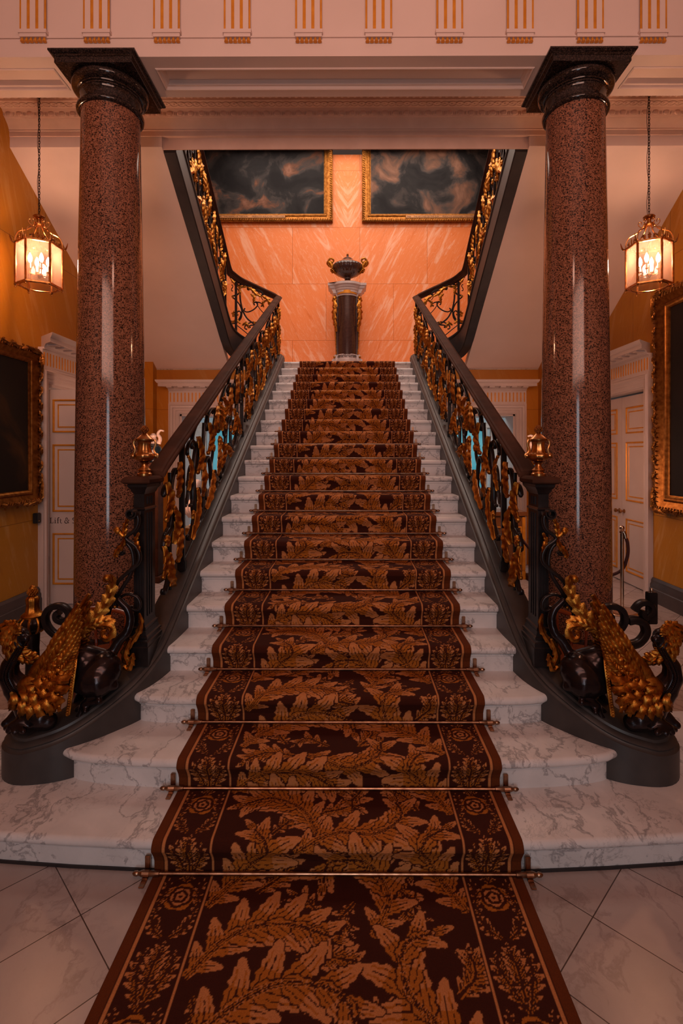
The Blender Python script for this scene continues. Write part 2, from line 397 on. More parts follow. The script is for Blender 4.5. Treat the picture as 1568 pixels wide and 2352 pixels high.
# side walls with door openings
LD = (5.72, 6.80, 2.50); RD = (6.18, 7.62, 2.52)     # left / right door: y0, y1, top
def side_wall(x0, x1, D, name):
    mb = MB()
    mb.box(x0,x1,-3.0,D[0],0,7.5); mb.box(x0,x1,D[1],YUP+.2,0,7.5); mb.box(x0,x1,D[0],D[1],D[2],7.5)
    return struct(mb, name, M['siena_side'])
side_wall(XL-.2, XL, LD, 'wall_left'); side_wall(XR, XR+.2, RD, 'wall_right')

# rear wall of the ground floor, with two doorways, and the piers beside it
OX0, OX1, OT = -2.60, -1.45, 2.33
mb = MB()
for s in (1,-1):
    for (a,b,z0,z1) in ((XL,OX0,0,3.02),(OX0,OX1,OT,3.02),(OX1,-.001,0,3.02)):
        xa,xb = (a,b) if s==1 else (-b,-a)
        if s==-1 and a==XL: xb = XR
        mb.box(xa,xb,YREAR,YREAR+.15,z0,z1)
    mb.box(*((XL,-2.96) if s==1 else (2.96,XR)), 7.80, YREAR, 0, 3.5)
struct(mb, 'wall_rear', M['siena_rear'])
# landing wall
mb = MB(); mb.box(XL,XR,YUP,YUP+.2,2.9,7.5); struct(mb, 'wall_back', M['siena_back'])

# column beam: frieze, soffit with coffers
ZS, YF0, YF1 = 4.774, 3.942, 4.389
mb = MB(); mb.box(XL,XR,YF0,YF1,ZS+.05,6.4)
cof = [(-3.3,-2.30),(-1.50,1.51),(2.29,3.48)]
xs = [XL]+[q for c in cof for q in c]+[XR]
for i in range(0,len(xs),2): mb.box(xs[i],xs[i+1],YF0,YF1,ZS,ZS+.05)
for a,b in cof: mb.box(a,b,YF0,4.058,ZS,ZS+.05); mb.box(a,b,4.30,YF1,ZS,ZS+.05)
beam = struct(mb, 'trim_1', M['plaster']); beam['label'] = 'white frieze beam carried by the two granite columns'
mb = MB()
for a,b in cof:
    mb.frame([(0,-.004),(0,.006),(.008,.010),(.016,.004),(.022,-.012),(.034,-.016),(.044,-.036),(.05,-.046),(.05,-.06),(0,-.06)], (a,4.30,ZS), (1,0,0), (0,-1,0), b-a, 4.30-4.058)
struct(mb, 'coffer_moulding', M['plaster'], beam)
# taenia and triglyphs
mb = MB(); zt = P(700,88,YF0).z
mb.box(XL,XR,YF0-.012,YF0,zt,zt+.012); struct(mb, 'taenia', M['plaster'], beam)
for px in (80,225,385,546,709,869,1031,1192,1352,1496):
    xc = P(px,80,YF0).x; w = .098; z0 = P(px,75,YF0).z; zr = P(px,91,YF0).z
    y = YF0-.03
    mb = MB()
    # shanks with three-sided glyph channels between them
    for k in (-1,0,1): mb.box(xc+k*.066-.021, xc+k*.066+.021, y, YF0, z0, 6.3)
    mb.box(xc-.108,xc+.108,YF0-.038,YF0,z0-.028,z0); mb.box(xc-.102,xc+.102,YF0-.03,YF0,zr,z0-.028)
    tg = struct(mb, 'triglyph', M['plaster'], beam, smooth=0)
    mb = MB()
    for k in (-1.5,-.5,.5,1.5):
        hw = .0125 if abs(k)<1 else .007; xx = xc+k*.066*(1 if abs(k)<1 else .96)
        mb.add([(xx-hw,y+.004,z0),(xx,y+.02,z0),(xx+hw,y+.004,z0),(xx-hw,y+.004,6.3),(xx,y+.02,6.3),(xx+hw,y+.004,6.3)], [(0,1,4,3),(1,2,5,4),(0,2,1),(0,3,5,2)])
    struct(mb, 'glyph', M['gilt_paint'], tg, smooth=0)
    mb = MB()
    for k in range(6):
        gx = xc-.085+k*.034
        mb.lathe([(.006,0),(.016,-.028),(.016,-.031)], (gx,YF0-.018,zr), 8)
    struct(mb, 'gutta', M['gilt_paint'], tg)

# inner beam and enriched cornice above the foot of the upper flights
ZB = P(786,342,YB).z
mb = MB()
prof = [(YB+.35,ZB+.40),(YB+.02,ZB+.004),(YB+.012,ZB),(YB,ZB),(YB,ZB+.112),(YB-.028,ZB+.118),(YB-.028,ZB+.165),(YB-.034,ZB+.17),(YB-.034,ZB+.182),(YB-.045,ZB+.2),(YB-.062,ZB+.225),(YB-.085,ZB+.245),(YB-.09,ZB+.255),
        (YB-.10,ZB+.258),(YB-.11,ZB+.275),(YB-.125,ZB+.30),(YB-.135,ZB+.31),(YB-.14,ZB+.318),(YB-.15,ZB+.32),(YB-.225,ZB+.325),(YB-.235,ZB+.33),(YB-.24,ZB+.345),(YB-.29,ZB+.385),(YB-.30,ZB+.41),(YB-.33,ZB+.42),(YB-.33,ZB+.46),(YB+.35,ZB+.46)]
mb.grid([[(XL,y,z) for y,z in prof],[(XR,y,z) for y,z in prof]], closed_v=True, caps=True)
corn = struct(mb, 'trim_2', M['plaster_orna'], smooth=25); corn['label'] = 'cornice beam with bead and leaf bands behind the columns'
mb = MB()
n = int((XR-XL)/.105)
for i in range(n):
    x = XL+.05+i*(XR-XL-.1)/(n-1)
    mb.ball((x,YB-.115,ZB+.285),(.034,.016,.030),8,5)
    for q in (-1,1): mb.ball((x+q*.045,YB-.112,ZB+.285),(.010,.012,.026),6,4)
struct(mb, 'leaf_band', M['plaster_orna'], corn)
mb = MB(); n = int((XR-XL)/.072)
for i in range(n):
    x = XL+.03+i*(XR-XL-.06)/(n-1)
    mb.tube([(x+.036*math.cos(a*PI/6),YB-.188+.030*math.sin(a*PI/6),ZB+.320) for a in range(13)], .006, 5, cap=False)
    mb.ball((x,YB-.188,ZB+.322),(.012,.012,.008),6,4)
struct(mb, 'guilloche_band', M['plaster_orna'], corn)
mb = MB(); n = int((XR-XL)/.062)
for i in range(n): mb.ball((XL+.03+i*(XR-XL-.06)/(n-1),YB-.268,ZB+.352),(.023,.022,.026),8,5)
struct(mb, 'bead_band', M['plaster_orna'], corn)
mb = MB()
for x in (-1.62,1.62):
    mb.box(x-.11,x+.11,YF1,YB-.2,ZB+.36,ZB+.46)
    for k in range(6): mb.tube([(x+.04*math.cos(a*PI/6),YF1+.1+k*.075+.045*math.sin(a*PI/6),ZB+.358) for a in range(13)], .007, 5, cap=False)
struct(mb, 'cross_rib', M['plaster_orna'], corn)
mb = MB(); mb.box(XL,XR,YF1,YB+.35,ZB+.46,ZB+.6); mb.box(XL-.2,XR+.2,-3,YF0,6.3,6.5); struct(mb, 'ceiling', M['plaster'])

# skirtings
def skirt(x, s, y0, y1, name):
    h = .27; pr = [(0,0),(.05,0),(.05,h*.55),(.042,h*.58),(.042,h*.72),(.03,h*.8),(.03,h*.9),(.012,h),(0,h)]
    mb = MB(); mb.grid([[(x+s*a,y,z) for a,z in pr] for y in (y0,y1)], closed_v=True, caps=True); return mb
mb = skirt(XL,1,-3,LD[0]-.17,''); mb2 = skirt(XL,1,LD[1]+.17,7.8,''); mb.add(mb2.v,mb2.f); struct(mb,'baseboard_left',M['skirting'])
mb = skirt(XR,-1,-3,RD[0]-.17,''); mb2 = skirt(XR,-1,RD[1]+.17,7.8,''); mb.add(mb2.v,mb2.f); struct(mb,'baseboard_right',M['skirting'])

# ------------------------------------------------------------------ doorcases (frame built in local: u along the wall, n out of the wall, z)
def doorcase(name, place, w, top, label, gold='gilt_paint', paint='door_paint', flutes=24, aw=.16):
    """place(u,n,z): u from 0..w across the opening"""
    t = None
    def put(mb): 
        o = MB(); o.add([place(*v) for v in mb.v], mb.f); return o
    mb = MB()
    pr = [(0,0),(0,.02),(.02,.035),(.05,.035),(.055,.045),(.09,.045),(.10,.065),(.125,.075),(.14,.06),(aw,.06),(aw,0)]
    rows = []
    for (u,z,du,dz) in ((0,0,-1,0),(0,top,-1,1),(w,top,1,1),(w,0,1,0)):
        rows.append([(u+du*a, n, z+dz*a) for a,n in pr])
    mb.grid(rows, closed_v=True, caps=True)
    t = build(put(mb), name, M[paint], kind='structure', label=label)
    mb = MB(); zf = top+aw; h = .17
    mb.box(-aw,w+aw,0,.05,zf,zf+h+.03); mb.box(-aw-.0,w+aw,0,.07,zf+h+.03,zf+h+.05)
    zc = zf+h+.05
    prc = [(0,0),(.07,0),(.085,.02),(.10,.03),(.20,.03),(.20,.075),(.215,.08),(.235,.105),(.24,.125),(0,.125)]
    rows = [[(-aw-n*.85+.06 if True else 0, n, zc+z) for n,z in prc],[(w+aw+n*.85-.06, n, zc+z) for n,z in prc]]
    mb.grid(rows, closed_v=True, caps=True)
    k = int((w+2*aw+.2)/.17)
    for i in range(k):
        u = -aw-.03+(i+.5)*(w+2*aw+.06)/k; mb.box(u-.04,u+.04,.09,.19,zc+.012,zc+.032)
    build(put(mb), 'entablature', M[paint], t)
    mb = MB()
    for i in range(flutes):
        u = -aw+.03+i*(w+2*aw-.06)/(flutes-1)
        mb.bbox(u-.009,u+.009,.045,.056,zf+.025,zf+h,.004)
    build(put(mb), 'gilt_flute', M[gold], t)
    return t, put

def leaf_panels(put, u0, u1, z0, z1, n, t, paint='door_paint', gold='gilt_paint', rows=((.05,.30),(.335,.735),(.76,.95)), name='door_leaf', th=.045, npos=1, mg_=None):
    """one door leaf with gilt-edged panels; panels given as height fractions"""
    mb = MB(); mb.box(u0,u1,n-th,n,z0,z1); lf = build(put(mb), name, M[paint], t, smooth=0)
    H = z1-z0; W = u1-u0; m = .13*W+.02 if mg_ is None else mg_
    mg = MB(); mp = MB()
    for a,b in rows:
        p0,p1 = z0+a*H, z0+b*H; ua,ub = u0+m,u1-m
        mg.frame([(0,0),(0,.012),(.010,.016),(.02,.006),(.02,0)], (ua,n,p0), (1,0,0), (0,0,1), ub-ua, p1-p0)
        mg.frame([(.055,0),(.055,.006),(.064,.008),(.07,.002),(.07,0)], (ua,n,p0), (1,0,0), (0,0,1), ub-ua, p1-p0)
        mp.box(ua+.07,ub-.07,n-.001,n+.004,p0+.07,p1-.07)
    # frame() extrudes along ux x uy = -n here, so mirror about n
    mg.v = [(x, 2*n-y if npos else y, z) for x,y,z in mg.v]
    build(put(mg), 'gilt_moulding', M[gold], lf); build(put(mp), 'panel', M[paint], lf, smooth=0)
    return lf

# left doorway, leaf standing open at right angles to the wall
plL = lambda u,n,z: (XL+n, LD[0]+u, z)
d1, putL = doorcase('door_1', plL, LD[1]-LD[0], LD[2], 'cream doorcase with gilt fluted frieze on the left wall')
mb = MB(); mb.box(XL-.2,XL,LD[0]-.001,LD[0]+.03,0,LD[2]); mb.box(XL-.2,XL,LD[1]-.03,LD[1],0,LD[2]); mb.box(XL-.2,XL,LD[0],LD[1],LD[2]-.03,LD[2]); build(mb,'jamb',M['door_paint'],d1,smooth=0)
# leaf faces the viewer: u across X
YL = LD[0]+.08
putF = lambda m: (lambda o: (o.add([(XL-.02+v[0], YL-v[1], v[2]) for v in m.v], m.f), o)[1])(MB())
lf = leaf_panels(putF, 0, .98, .012, 2.44, 0, d1, rows=((.09,.33),(.43,.745),(.80,.955)), mg_=.045)
def glyph(polys, x0, z0, h):
    """serif letter strokes: each a list of (x,y,halfwidth)"""
    o = MB()
    for st in polys:
        L = []; Rr = []
        for i,(x,y,w) in enumerate(st):
            a = st[max(i-1,0)]; b = st[min(i+1,len(st)-1)]; dx,dy = b[0]-a[0], b[1]-a[1]; l = math.hypot(dx,dy) or 1
            L.append((x-dy/l*w, y+dx/l*w)); Rr.append((x+dy/l*w, y-dx/l*w))
        o.grid([[(x0+p[0]*h, YL-.0015, z0+p[1]*h),(x0+q[0]*h, YL-.0015, z0+q[1]*h)] for p,q in zip(L,Rr)])
    return o
T,K = .035,.075
def arc(cx,cy,rx,ry,a0,a1,w0,w1,n=14): 
    return [(cx+rx*math.cos(math.radians(a0+(a1-a0)*i/n)), cy+ry*math.sin(math.radians(a0+(a1-a0)*i/n)), w0+(w1-w0)*math.sin(PI*i/n)) for i in range(n+1)]
LET = {
 'L': ([[(.2,0,K),(.2,1,K)],[(.02,1-T,T),(.40,1-T,T)],[(.02,T,T),(.62,T,T)],[(.60,.0,T),(.66,.28,T)]], .78),
 'i': ([[(.16,0,K),(.16,.64,K)],[(.02,.62,T),(.2,.66,T)],[(.02,T,T),(.32,T,T)],[(.16,.84,K),(.16,.97,K)]], .42),
 'f': ([[(.2,0,K),(.2,.80,K)]+arc(.36,.80,.16,.2,180,50,K,K)[1:],[(.02,.64-T,T),(.4,.64-T,T)],[(.04,T,T),(.38,T,T)]], .46),
 't': ([[(.18,.84,T),(.18,.2,K)]+arc(.33,.18,.15,.17,180,320,K,T)[1:],[(.02,.64-T,T),(.42,.64-T,T)]], .5),
 '&': ([arc(.40,.76,.17,.22,-60,240,T,K*.8)+[(.80,.02,K)],arc(.36,.27,.30,.27,110,330,T,K)+[(.72,.42,T),(.82,.56,T)],[(.62,.58,T),(.94,.58,T)]], 1.0),
 'S': ([arc(.32,.76,.24,.22,30,250,T,K)[:-2]+arc(.30,.25,.26,.25,80,-150,K,T)[1:]], .7), ' ': ([],.34)}
tx = MB(); x = XL-.012; h = .063
for ch in 'Lift & S':
    g, adv = LET[ch]; o = glyph(g, x, .925, h); tx.add(o.v, o.f); x += adv*h*1.06
build(tx, 'lettering', simple('sign_ink',(.05,.03,.025),.6), lf, smooth=0, label='dark serif lettering on the door')

# right doorway, closed pair of leaves
plR = lambda u,n,z: (XR-n, RD[0]+u, z)
d2, putR = doorcase('door_2', plR, RD[1]-RD[0], RD[2], 'cream doorcase with closed double doors on the right wall', flutes=30)
mb = MB(); mb.box(XR,XR+.2,RD[0]-.001,RD[0]+.02,0,RD[2]); mb.box(XR,XR+.2,RD[1]-.02,RD[1],0,RD[2]); mb.box(XR,XR+.2,RD[0],RD[1],RD[2]-.02,RD[2]); build(mb,'jamb',M['door_paint'],d2,smooth=0)
W2 = (RD[1]-RD[0])/2
for a,b in ((.022,W2-.003),(W2+.003,2*W2-.022)):
    l2 = leaf_panels(putR, a, b, .012, 2.47, -.10, d2, rows=((.06,.345),(.44,.755),(.80,.94)))
    u = b-.055 if a<.1 else a+.055
    kb = MB(); kb.lathe([(.028,0),(.028,.006),(.012,.01),(.01,.03),(.02,.04),(.029,.052),(.027,.066),(.012,.076)], (0,0,0), 14)
    o = MB(); o.add([(XR+.10-z, RD[0]+u+x, .95+y) for x,y,z in kb.v], kb.f); build(o,'door_knob',M['brass'],l2)

# the two doorways in the rear wall
for s,nm,lb in ((-1,'door_3','gilt fluted doorcase of the rear opening left of the stairs'),(1,'door_4','gilt fluted doorcase of the rear opening right of the stairs')):
    if s<0: pl = lambda u,n,z: (OX0+u, YREAR-n, z)
    else: pl = lambda u,n,z: (-OX0-u, YREAR-n, z)
    dd, pt = doorcase(nm, pl, OX1-OX0, OT, lb, flutes=26, paint='door_paint')
    mb = MB(); mb.box(0,.03,-.4,0,0,OT); mb.box(OX1-OX0-.03,OX1-OX0,-.4,0,0,OT); mb.box(0,OX1-OX0,-.4,0,OT-.03,OT); build(pt(mb),'jamb',M['door_paint'],dd,smooth=0)

# rooms seen through them: pale blue walls, cyan silk between white pilasters
M['cyan'] = simple('cyan_silk', (.10,.55,.68), .55, c2=(.22,.66,.76), scale=2.2, detail=8)
M['pale'] = simple('pale_room_paint', (.66,.70,.74), .6)
M['pink'] = simple('pink_room_trim', (.74,.52,.44), .55)
for s,nm in ((-1,'wall_room_left'),(1,'wall_room_right')):
    q = lambda a,b: (a,b) if s<0 else (-b,-a)
    mb = MB(); mb.box(*q(-5,-.05),11.6,11.8,0,2.9); mb.box(*q(-5.1,-5),8.1,11.8,0,2.9); mb.box(*q(-.05,.0),8.1,11.8,0,2.9); mb.box(*q(-5,0),8.1,11.8,2.9,2.98)
    w = struct(mb, nm, M['pale'], smooth=0)
    mb = MB()
    for a,b in ((-4.3,-3.55),(-3.05,-2.2)): mb.box(*q(a,b),11.55,11.6,.95,2.25)
    build(mb,'silk_panel',M['cyan'],w,smooth=0)
    mb = MB()
    for a,b in ((-4.36,-4.3),(-3.55,-3.49),(-3.12,-3.05),(-2.2,-2.13)): mb.box(*q(a,b),11.5,11.6,.85,2.4)
    mb.box(*q(-4.9,-1.5),11.48,11.6,.84,.92); mb.box(*q(-4.9,-1.5),11.48,11.6,2.3,2.42); mb.box(*q(-3.45,-3.2),11.5,11.6,0,2.4)
    build(mb,'panel_trim',M['pink'],w,smooth=0)
# ------------------------------------------------------------------ the marble stairs
Y0, TR, RS, NS = 2.088, .2962, .15, 21
XI = .985
def ys(k): return Y0 + TR*k
stair = thing('staircase', (0,Y0,0), 'grand white marble staircase with dark stone curbs rising between the columns', 'staircase')
def nose_prof(z0, z1, fillet=.0):
    """(outward, z) from riser foot to the back of the tread edge"""
    h = z1-z0; p = [(0,z0),(0,z1-.062),(.008,z1-.060),(.010,z1-.054),(.008,z1-.050),(.012,z1-.046),(.018,z1-.043)]
    for k in range(9):
        a = -PI/2 + PI*k/8; p.append((.020+.021*math.cos(a), z1-.021+.021*math.sin(a)))
    return p
def step_mesh(path, back, z0, z1):
    """path: riser line in plan (left to right); back: y of the hidden rear edge"""
    mb = MB(); pr = nose_prof(z0,z1); n = len(path); rows = []
    for i,(x,y) in enumerate(path):
        a = path[max(i-1,0)]; b = path[min(i+1,n-1)]; dx,dy = b[0]-a[0], b[1]-a[1]; l = math.hypot(dx,dy); nx,ny = dy/l, -dx/l
        rows.append([(x+nx*o, y+ny*o, z) for o,z in pr] + [(max(-XI-.6,min(XI+.6,x*.97)) if back>y else x, max(back,y+.01), z1), (x*.97, max(back,y+.01), z0)])
    mb.grid(rows, closed_v=True, caps=True); return mb
def sym(half): return [(-x,y) for x,y in half[::-1]] + [h for h in half if h[0]>0]
curves = {0: sym([(0,2.078),(.4,2.080),(.8,2.088),(1.1,2.104),(1.4,2.128),(1.7,2.17),(1.95,2.25),(2.1,2.36),(2.18,2.5),(2.2,2.7),(2.2,3.1)]),
          1: sym([(0,2.373),(.5,2.374),(.8,2.380),(1.0,2.393),(1.15,2.412),(1.25,2.436),(1.31,2.47),(1.34,2.52)]),
          2: sym([(0,2.669),(.8,2.67),(.95,2.674),(1.04,2.69),(1.085,2.72),(1.10,2.78)])}
for k in range(NS):
    if k in curves: pa = [(x,y+.011) for x,y in curves[k]]
    else: pa = [(-XI-.03,ys(k)),(0,ys(k)),(XI+.03,ys(k))]
    bk = ys(k+1)+.06 if k < NS-1 else ys(k)+.25
    if k == 0: bk = 3.1
    if k == 1: bk = 2.78
    mb = step_mesh(pa, bk, k*RS, (k+1)*RS)
    if k == 0:   # broad bottom step: close its top under the curbs
        pass
    build(mb, 'step', M['marble'], stair, smooth=50)
ZL = NS*RS
mb = MB(); mb.box(-3.3,3.3,ys(20)+.02,YUP,ZL-.14,ZL-.001); build(mb,'landing_slab',M['marble'],stair,smooth=0)
mb = MB()   # dark kerb strip at the foot of the bottom step
pa = [(x*1.004,y+.005) for x,y in curves[0]]
mb.grid([[(x,y,0.0),(x,y,.012),(x*.99,y+.02,.012),(x*.99,y+.02,0.0)] for x,y in pa], closed_v=True, caps=True); build(mb,'foot_strip',M['string_stone'],stair)

# curbs: inner edge, outer edge, top height
def pitch(Y): return .506*(Y-2.04)+.15
INN = [(-.985,8.06),(-.985,6.5),(-.985,5.0),(-.985,4.0),(-.985,3.4),(-.985,3.15),(-1.0,2.93),(-1.03,2.79),(-1.075,2.69),(-1.135,2.61),(-1.20,2.535),(-1.28,2.465),(-1.36,2.425),(-1.45,2.405),(-1.50,2.402)]
OUT = [(-1.185,8.06),(-1.185,6.5),(-1.185,5.0),(-1.185,4.0),(-1.185,3.5),(-1.20,3.28),(-1.225,3.10),(-1.25,2.99),(-1.28,2.91),(-1.315,2.85),(-1.36,2.80),(-1.42,2.765),(-1.46,2.75),(-1.48,2.745),(-1.50,2.742)]
ZT = [pitch(8.06)+.09,pitch(6.5)+.09,pitch(5)+.09,pitch(4)+.09,pitch(3.4)+.09,.80,.665,.59,.535,.49,.45,.41,.383,.363,.352]
CPROF = [(0,None),(0,-.058),(.010,-.052),(.014,-.044),(.010,-.036),(.022,-.022),(.040,-.018),(.044,-.006),(.060,0)]
def curb_rows(inn, out, zt, zb):
    rows = []
    for (a,b,z) in zip(inn,out,zt):
        A = Vector((*a,0)); B = Vector((*b,0)); d = (B-A); L = d.length; d.normalize(); r = []
        for o,dz in CPROF: r.append((*(A+d*min(o,L*.45)).xy, zb if dz is None else z+dz))
        for o,dz in CPROF[::-1]: r.append((*(B-d*min(o,L*.45)).xy, zb if dz is None else z+dz))
        rows.append(r)
    return rows
def dense(lst, n=5):
    v = [Vector((*q,0)) if len(q)==2 else Vector(q) for q in lst]; return crom(v, n)
ii = [tuple(v.xy) for v in dense(INN)]; oo = [tuple(v.xy) for v in dense(OUT)]
zz = [v.x for v in crom([Vector((z,0,0)) for z in ZT],5)]
mbC = MB(); mbC.grid(curb_rows(ii,oo,zz,0.0), closed_v=True, caps=True)
cc = Vector((-1.50,2.572)); RR = .17; rows = []
for k in range(17):
    a = -PI/2 - PI*k/16; p = (cc.x+RR*math.cos(a), cc.y+RR*math.sin(a)); d = (cc-Vector(p)).normalized(); r = []
    for o,dz in CPROF: q = Vector(p)+d*o; r.append((q.x,q.y, .0 if dz is None else .352+dz))
    r.append((cc.x,cc.y,.352)); r.append((cc.x,cc.y,0)); rows.append(r)
mbC.grid(rows, closed_v=True, caps=True)
mbC.v = [(x,y,max(z,.151)) if y < 2.9 else (x,y,z) for x,y,z in mbC.v]
for fl in (False,True): build(mbC,'curb',M['curb_stone'],stair,flip=fl,smooth=40,label='dark stone curb along the %s of the steps' % ('right' if fl else 'left'))
# plain string below the curb on the outer side is hidden by the balustrade

# ------------------------------------------------------------------ upper flights
SL = .613
def zsof(Y): return ZB - SL*(Y-YB)
XO, XS = -1.829, -1.70
def flight(fl):
    side = 'right' if fl else 'left'
    t = thing('return_flight', ((1.76 if fl else -1.76),YREAR-.1,3.0), 'sloping plaster underside and dark string of the upper flight on the %s' % side, 'stairs')
    b = lambda mb,n,m,**k: build(mb,n,m,t,flip=fl,**k)
    W = -(XR if fl else -XL)
    mb = MB(); y1 = 7.94
    prof = [(YB-.02,zsof(YB-.02)),(y1,zsof(y1)),(y1,zsof(y1)+.12),(YB-.02,zsof(YB-.02)+.12)]
    mb.grid([[(W,y,z) for y,z in prof],[(XO,y,z) for y,z in prof]], closed_v=True, caps=True)
    b(mb,'soffit',M['plaster'],smooth=0)
    # dark string with moulded lower edge, curving on to the landing edge
    path = [(-1.765,5.15),(-1.765,6.0),(-1.765,7.0),(-1.765,7.45)]
    bz = [zsof(y) for x,y in path]
    path += [(-1.755,7.68),(-1.715,7.86),(-1.63,7.98),(-1.50,8.03),(-1.30,8.06),(-1.10,8.075)]; bz += [3.255,3.20,3.16,3.13,3.08,3.05]
    tz = [zsof(y)+.372 for x,y in path[:4]] + [3.62,3.58,3.54,3.50,3.42,3.35]
    P3 = crom([(x,y,z) for (x,y),z in zip(path,bz)],5); T3 = [v.x for v in crom([(z,0,0) for z in tz],5)]
    rows = []
    for i,p in enumerate(P3):
        t0 = P3[min(i+1,len(P3)-1)]-P3[max(i-1,0)]; l = Vector((t0.y,-t0.x,0)).normalized(); h = T3[i]-p.z
        rows.append([p+l*a+Vector((0,0,z)) for a,z in ((-.065,0),(.050,0),(.062,.012),(.062,.032),(.050,.04),(.050,h-.05),(.062,h-.04),(.066,h-.02),(.055,h-.006),(.02,h),(-.04,h),(-.065,h-.02))])
    mb = MB(); mb.grid(rows, closed_v=True, caps=True); b(mb,'string',M['string_stone'],smooth=40)
    mb = MB()   # treads above the soffit
    for k in range(10):
        y = 7.70-k*.245; z = zsof(7.45)+.30+k*.15
        mb.box(W,XO,y-.26,y,z-.02,z)
        mb.box(W,XO,y-.02,y,z-.15,z)
    b(mb,'treads',M['marble'],smooth=0)
    return t
flight(False); flight(True)

# ------------------------------------------------------------------ columns
def column(fl):
    xc, yc = (1.882,4.18) if fl else (-1.905,4.18)
    t = thing('column', (xc,yc,0), 'speckled red granite column on the %s of the stairs, dark moulded capital' % ('right' if fl else 'left'), 'column', 'granite columns')
    c = (xc,yc,0)
    mb = MB()
    prof = [(.276,.29)] + [(.274-.052*((z-.29)/4.14)**1.5, z) for z in [.29+4.14*i/14 for i in range(15)]] + [(.226,4.447),(.228,4.46)]
    mb.lathe(prof, c, 64); build(mb,'shaft',M['granite'],t,smooth=60)
    mb = MB(); z = 4.455
    capf = [(.215,-.005),(.236,-.004)] + [(.236+.020*math.cos(-PI/2+PI*k/8), .018+.021*math.sin(-PI/2+PI*k/8)) for k in range(9)] + [(.230,.042),(.226,.055),(.226,.115),(.232,.128),(.240,.132),(.240,.142),(.234,.145),(.248,.148),(.250,.156),(.244,.163),(.256,.167)]
    for k in range(9):
        q = -PI/2+.25+(PI-.65)*k/8; capf.append((.255+.036*math.cos(q), .202+.033*math.sin(q)))
    mb.lathe([(r,z+q) for r,q in capf]+[(.262,4.70)], c, 64); build(mb,'capital',M['granite_dark'],t,smooth=30)
    mb = MB(); hw = .296
    sq = [(0,4.689),(0,4.733),(.006,4.736),(.010,4.744),(.020,4.751),(.026,4.753),(.026,4.758),(.033,4.76),(.033,4.7735)]
    rows = [[(xc+sx*(hw+a), yc+sy*(hw+a), z) for sx,sy in ((-1,-1),(1,-1),(1,1),(-1,1))] for a,z in sq]
    mb.grid(rows, closed_v=True, caps=True); build(mb,'abacus',M['granite_dark'],t,smooth=20)
    mb = MB(); mb.lathe([(.37,.10),(.385,.12),(.385,.16),(.37,.185),(.33,.195),(.315,.215),(.33,.235),(.335,.25),(.32,.27),(.29,.28),(.285,.295)], c, 48); mb.box(xc-.4,xc+.4,yc-.4,yc+.4,0,.10)
    build(mb,'base',M['granite_dark'],t,smooth=30)
column(False); column(True)
